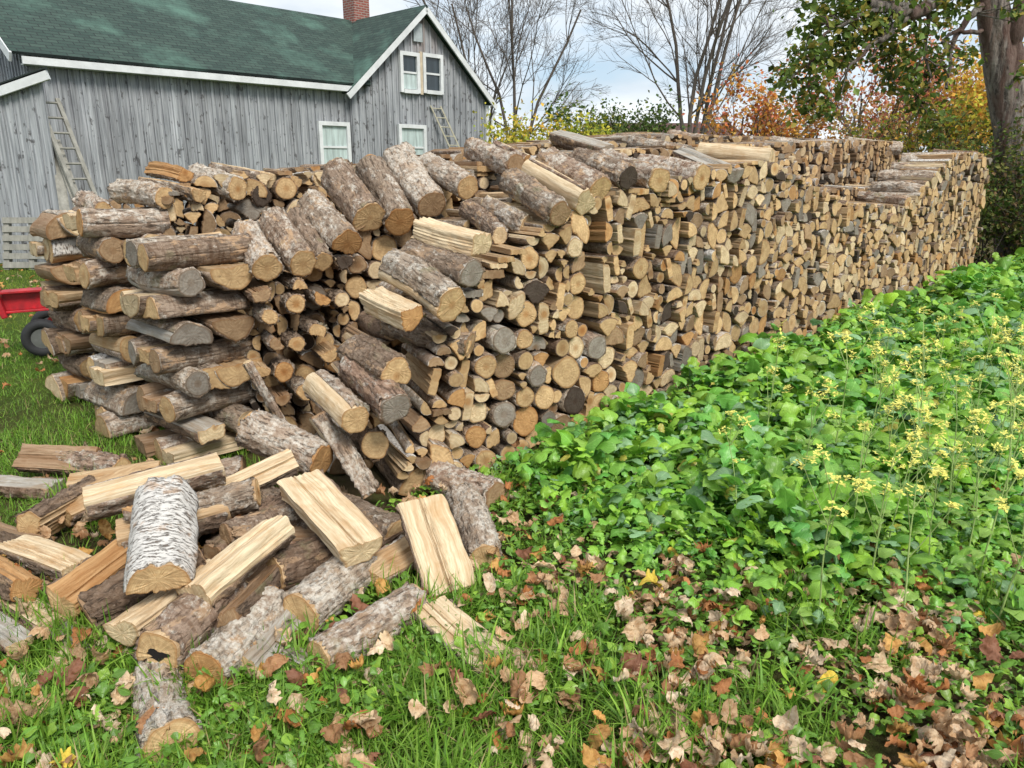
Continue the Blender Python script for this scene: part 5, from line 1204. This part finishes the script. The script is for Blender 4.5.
def clump(P, sc, thr, seed):
    return np.array([mnoise.noise(Vector((p[0]*sc, p[1]*sc, seed))) for p in P]) > thr
HEAPC = np.array((-1.0, 3.0))
def add_stuff():
    # ---- broad leaved weeds: plants as rosettes
    def weeds(n, x0, x1, y0, y1, size, hgt, keep=1.0, seed=0):
        P = np.stack([rr(x0, x1, n), rr(y0, y1, n)], 1); s, q = pq(P)
        bnd = 3.7-2.5*np.clip(P[:, 0]+0.05, 0, 0.38)-0.45*np.clip((P[:, 0]-0.35)/0.8, 0, 1)+0.10*np.sin(P[:, 0]*7)
        ok = (q > 0.10) & (P[:, 1] > bnd) & (rng.random(n) < np.clip((P[:, 1]-bnd)*0.9+0.12, 0, 1)); P = P[ok]; q = q[ok]; b_ = bnd[ok]
        m = len(P); k = 7; lowf = np.array([mnoise.noise(Vector((p[0]*2.2, p[1]*2.2, 5.0))) for p in P]); grow_ = np.clip((P[:, 1]-b_)*0.4+0.5, 0.5, 1)*np.clip(q*1.5+0.5, 0.5, 1)*(1.0+0.75*np.clip(lowf, -0.6, 0.8))*rr(0.75, 1.3, m)
        pid = np.repeat(np.arange(m), k); N = len(pid); z = rr(0, 1, N)**0.8*hgt*1.15*grow_[pid]
        pos = np.stack([P[pid, 0]+rng.normal(0, 0.03, N), P[pid, 1]+rng.normal(0, 0.03, N), z*0.9], 1)
        S = size*(0.42+1.0*rng.random(N)**1.7)*grow_[pid]; tid = np.array([0, 1, 4, 5, 6, 0, 4, 2, 3, 1, 7, 7])[(rng.integers(0, 12, m)[pid]+(rng.random(N) < 0.25)*rng.integers(0, 12, N)) % 12]
        hue = rng.random(m)[pid]; br = rr(0.7, 1.3, N)
        tone = np.stack([0.12+0.19*hue, 0.37+0.17*hue, 0.035+0.045*rng.random(N)], 1)*br[:, None]
        blu = rng.random(N) < 0.12; tone[blu] = np.array((0.22, 0.40, 0.19))*br[blu][:, None]
        yel = rng.random(N) < 0.012; tone[yel] = (0.42, 0.40, 0.07)
        return tid, pos, rr(0, 6.28, N), rr(-0.2, 1.25, N), rng.normal(0, 0.5, N), S, tone
    A = [weeds(6200, -0.2, 4.5, 2.3, 5.5, 0.105, 0.20), weeds(9500, 0.5, 9, 5.5, 9.5, 0.115, 0.24), weeds(9000, 3, 14, 9.5, 15.5, 0.135, 0.26)]
    a = [np.concatenate([x[i] for x in A]) for i in range(7)]
    scatter('weed_leaves', WEED_T, *a, M_WEED, 'broad leaved green weeds filling the garden right of the pile')
    # ---- fine weeds and clover, among them and in the foreground
    n = 60000; P = np.stack([rr(-2.6, 4.2, n), rr(1.6, 5.2, n)**1.0], 1); s, q = pq(P)
    cl = clump(P, 1.9, -0.22, 3.0); ok = (q > 0.02) & cl | ((P[:, 1] < 3.0) & cl & (rng.random(n) < np.where(P[:, 0] < 0.1, 0.12, 0.9))); P = P[ok]; N = len(P)
    g = rr(0.7, 1.3, N); tone = np.stack([0.14*g, 0.31*g, 0.035*g], 1); lt = rng.random(N) < 0.25; tone[lt] *= (1.7, 1.35, 1.2)
    scatter('fine_weeds', FINE_T, rng.integers(0, 3, N), np.column_stack([P, rr(0, 0.075, N)]), rr(0, 6.28, N), rr(0, 1.1, N), rng.normal(0, 0.4, N), 0.018+0.05*rng.random(N)**1.8, tone, M_WEED, 'fine feathery weeds and clover between fallen leaves')
    # ---- grass
    def grass(n, x0, x1, y0, y1, l0, l1, cond, base, seed, w=1.0):
        P = np.stack([rr(x0, x1, n), rr(y0, y1, n)], 1); P = P[cond(P)]; N = len(P); g = rr(0.6, 1.35, N); h = rng.random(N)
        tone = (np.array(base[0])*(1-h[:, None])+np.array(base[1])*h[:, None])*g[:, None]
        dry = rng.random(N) < 0.05; tone[dry] = (0.42, 0.34, 0.16)
        ad = clump(P, 3.0, 0.0, seed); ln = rr(l0, l1, N)*np.where(ad, 1.0, 0.65)
        return rng.integers(0, 6, N), np.column_stack([P, np.full(N, -0.005)]), rr(0, 6.28, N), rr(0.7, 1.5, N), rng.normal(0, 0.3, N), ln, tone
    gc = ((0.10, 0.25, 0.02), (0.26, 0.44, 0.06)); lc_ = ((0.15, 0.28, 0.02), (0.36, 0.46, 0.06))
    def fore(P):
        s, q = pq(P); left = P[:, 0] < 0.25+0.35*rng.normal(0, 1, len(P))*0.5
        heap = (np.abs((P[:, 0]+1.15)/1.15)**2+np.abs((P[:, 1]-3.25)/0.62)**2) < 1
        tuft = clump(P, 2.3, 0.10, 9.0)
        return ((left & (P[:, 1] < 2.75) & clump(P, 2.2, -0.30, 4.0)) | (tuft & (rng.random(len(P)) < 0.5))) & ~(heap & (rng.random(len(P)) < 0.93)) & ~((q < 0.0) & (s > -0.1))
    def lawn(P):
        s, q = pq(P); return (q < -3.6) | ((s < -0.25) & (q < -1.0)) | (s < -1.1)
    def strip(P):
        s, q = pq(P); return (q > 0.0) & (q < 0.35) & (s > 0)
    A = [grass(9000, -4.5, -2.3, 1.0, 2.9, 0.05, 0.14, lambda P: P[:, 0] < 9, gc, 8.0), grass(16000, -3.3, -0.9, 3.3, 5.2, 0.04, 0.11, lambda P: pq(P)[0] < -0.2+0.12*pq(P)[1]*0, gc, 6.0), grass(105000, -2.4, 2.6, 1.55, 3.9, 0.07, 0.21, fore, gc, 1.0), grass(42000, -6.5, -1.4, 2.6, 8.0, 0.04, 0.10, lawn, gc, 2.0), grass(26000, -13, -3.2, 8, 15, 0.05, 0.11, lawn, lc_, 3.0), grass(4000, -0.6, 7.7, 3.5, 12.5, 0.05, 0.14, strip, gc, 4.0)]
    a = [np.concatenate([x[i] for x in A]) for i in range(7)]
    scatter('grass', GRASS_T, *a, M_GRASS, 'long green grass round the fallen logs and short lawn behind')
    # ---- fallen leaves
    n = 17000; P = np.stack([rr(-2.6, 3.8, n), 1.6+3.6*rr(0, 1, n)**1.25], 1); s, q = pq(P)
    dens = np.where(P[:, 1] < 2.95, 0.62, 0.14)*np.where(P[:, 0] < 0.0, 0.45, 0.85)*np.where(clump(P, 2.6, 0.0, 7.0), 1.0, 0.20)*np.where((P[:, 0] > 0.5) & (P[:, 1] < 2.7), 1.35, 1.0)
    ok = (rng.random(n) < dens) & ~((q < -0.05) & (s > -0.2)); P = P[ok]; N = len(P); c = rng.random(N)
    pal = np.array([(0.58, 0.40, 0.23), (0.68, 0.52, 0.33), (0.42, 0.23, 0.11), (0.50, 0.22, 0.08), (0.76, 0.62, 0.44), (0.62, 0.36, 0.11), (0.30, 0.14, 0.08), (0.72, 0.56, 0.08)])
    tone = pal[rng.choice(8, N, p=[.23, .2, .13, .11, .15, .08, .08, .02])]*rr(0.75, 1.15, N)[:, None]
    hz = np.where((P[:, 0] < 0.1) & (P[:, 1] < 2.7), rr(0.03, 0.10, N), rr(0.02, 0.10, N))
    A = [(rng.integers(0, 12, N), np.column_stack([P, hz]), rr(0, 6.28, N), rng.normal(0, 0.4, N), np.where(rng.random(N) < 0.35, math.pi, 0)+rng.normal(0, 0.55, N), 0.034+0.072*rng.random(N)**0.9, tone)]
    n = 900; P = np.stack([rr(-10, -2.2, n), rr(3.2, 13.5, n)], 1); s, q = pq(P); P = P[(q < -3.8) | (s < -1.0)]; N = len(P)
    A.append((rng.integers(0, 9, N), np.column_stack([P, np.full(N, 0.045)]), rr(0, 6.28, N), rng.normal(0, 0.2, N), rng.normal(0, 0.2, N), rr(0.06, 0.11, N), pal[rng.integers(0, 6, N)]))
    n = 150; P = np.stack([rr(-2.2, 0.2, n), rr(2.6, 3.7, n)], 1)
    A.append((rng.integers(0, 9, n), np.column_stack([P, rr(0.03, 0.12, n)]), rr(0, 6.28, n), rng.normal(0, 0.4, n), rng.normal(0, 0.5, n), rr(0.06, 0.1, n), pal[rng.integers(0, 6, n)]))
    a = [np.concatenate([x[i] for x in A]) for i in range(7)]
    scatter('fallen_leaves', DEAD_T, *a, M_DEAD, 'dry brown maple leaves littering the ground before the pile', smooth=True)
add_stuff()

# ------------------------------------------------------------------ yellow flowering stalks
M_STEM = simple('green_stem', (0.36, 0.48, 0.16), 0.6, 0.2, 20, 0.1); M_PETAL = simple('yellow_petal', (0.80, 0.74, 0.16), 0.6, 0.15, 30, 0.05)
def mustard(seed):
    r = np.random.default_rng(seed); t = empty('mustard_plant', (0, 0, 0)); paths = []; tips = []
    h = 1.0; k = 7; P = [np.zeros(3)]; d = np.array((r.normal(0, 0.06), r.normal(0, 0.06), 1.0))
    for i in range(k): d = d+r.normal(0, 0.05, 3); d /= np.linalg.norm(d); P.append(P[-1]+d*h/k)
    paths.append((np.array(P), np.linspace(0.0065, 0.0025, k+1))); tips.append(P[-1])
    for j in range(r.integers(3, 6)):
        i = r.integers(3, k); a = r.uniform(0, 6.28); e = np.array((math.cos(a)*0.55, math.sin(a)*0.55, 1.0)); L_ = r.uniform(0.14, 0.34); Q = [P[i]+e*L_*f+np.array((0, 0, 0.08*f*f*L_)) for f in np.linspace(0, 1, 5)]
        paths.append((np.array(Q), np.linspace(0.0035, 0.0018, 5))); tips.append(Q[-1])
    V, F = tube_np(paths, 5); link('stem', mesh_np('stem', V, [F], [M_STEM], None, True), t)
    # small leaves up the stem
    n = 15; fi = r.uniform(0.1, 0.9, n); pos = np.array([P[int(f*k)] for f in fi]); me_t = WEED_T[2]
    sc = []
    T, Fc, U = me_t
    Vs = []; Fs = []
    for i in range(n):
        a = r.uniform(0, 6.28); e = r.uniform(0.2, 0.9); M3 = (Matrix.Rotation(a, 3, 'Z') @ Matrix.Rotation(-e, 3, 'Y')); M_ = np.array(M3); s_ = r.uniform(0.09, 0.19)*(1.15-fi[i]); Vs.append(T@M_.T*s_+pos[i]); Fs.append(Fc+i*len(T))
    V = np.concatenate(Vs); link('leaves', mesh_np('leaves', V, [np.concatenate(Fs)], [M_WEED], None, True, dict(tone=np.tile((0.26, 0.44, 0.08), (len(V), 1)), luv=np.tile(U, (n, 1)))), t)
    for tp in tips:
        Vs = []; Fs = []; nv = 0
        for _ in range(r.integers(6, 11)):
            c = tp+r.normal(0, 1, 3)*np.array((0.022, 0.022, 0.016)); s_ = r.uniform(0.014, 0.023); a0 = r.uniform(0, 6.28); tl = r.normal(0, 0.4, 2)
            for q in range(4):
                a = a0+q*math.pi/2; u = np.array((math.cos(a), math.sin(a), tl[0]*math.cos(a)+tl[1]*math.sin(a)+0.15)); w = np.array((-math.sin(a), math.cos(a), 0))
                Vs += [c, c+(u*0.6+w*0.42)*s_, c+u*s_*1.15+np.array((0, 0, -0.002)), c+(u*0.6-w*0.42)*s_]; Fs.append((nv, nv+1, nv+2, nv+3)); nv += 4
        link('flower', mesh_np('flower', np.array(Vs), [np.array(Fs)], [M_PETAL], None, False), t)
    return t
protos = [mustard(400+i) for i in range(6)]; used = set()
FL = [(815, 600), (868, 565), (905, 590), (940, 520), (980, 560), (1010, 500), (850, 470), (890, 450), (925, 470), (960, 455), (990, 470), (1015, 440), (870, 420), (905, 410), (945, 420), (975, 400), (1005, 410), (830, 440), (790, 470), (760, 430), (880, 390), (915, 385), (955, 375), (990, 380), (1018, 370), (1000, 345), (960, 350), (930, 355), (850, 520), (1020, 530), (930, 560), (970, 500), (1000, 590), (900, 500), (880, 530), (735, 505), (985, 430), (950, 480), (1012, 465), (965, 530), (920, 440)]
for i, (u, v) in enumerate(FL):
    p = on_z(u+random.uniform(-6, 6), min(v+40, 650), 0); k = i % 6; pt = protos[k]
    if k in used:
        o = pt.copy(); col.objects.link(o)
        for c_ in pt.children: d_ = c_.copy(); col.objects.link(d_); d_.parent = o
    else: used.add(k); o = pt
    o.location = p; s_ = random.uniform(0.50, 0.80); o.scale = (s_, s_, s_); o.rotation_euler = (0, 0, random.uniform(0, 6.28))
    tag(o, 'yellow flowering mustard stalk standing above the green garden weeds', 'mustard plant', 'yellow flowering stalks in the garden weeds')
print('total t', time.time()-T0)
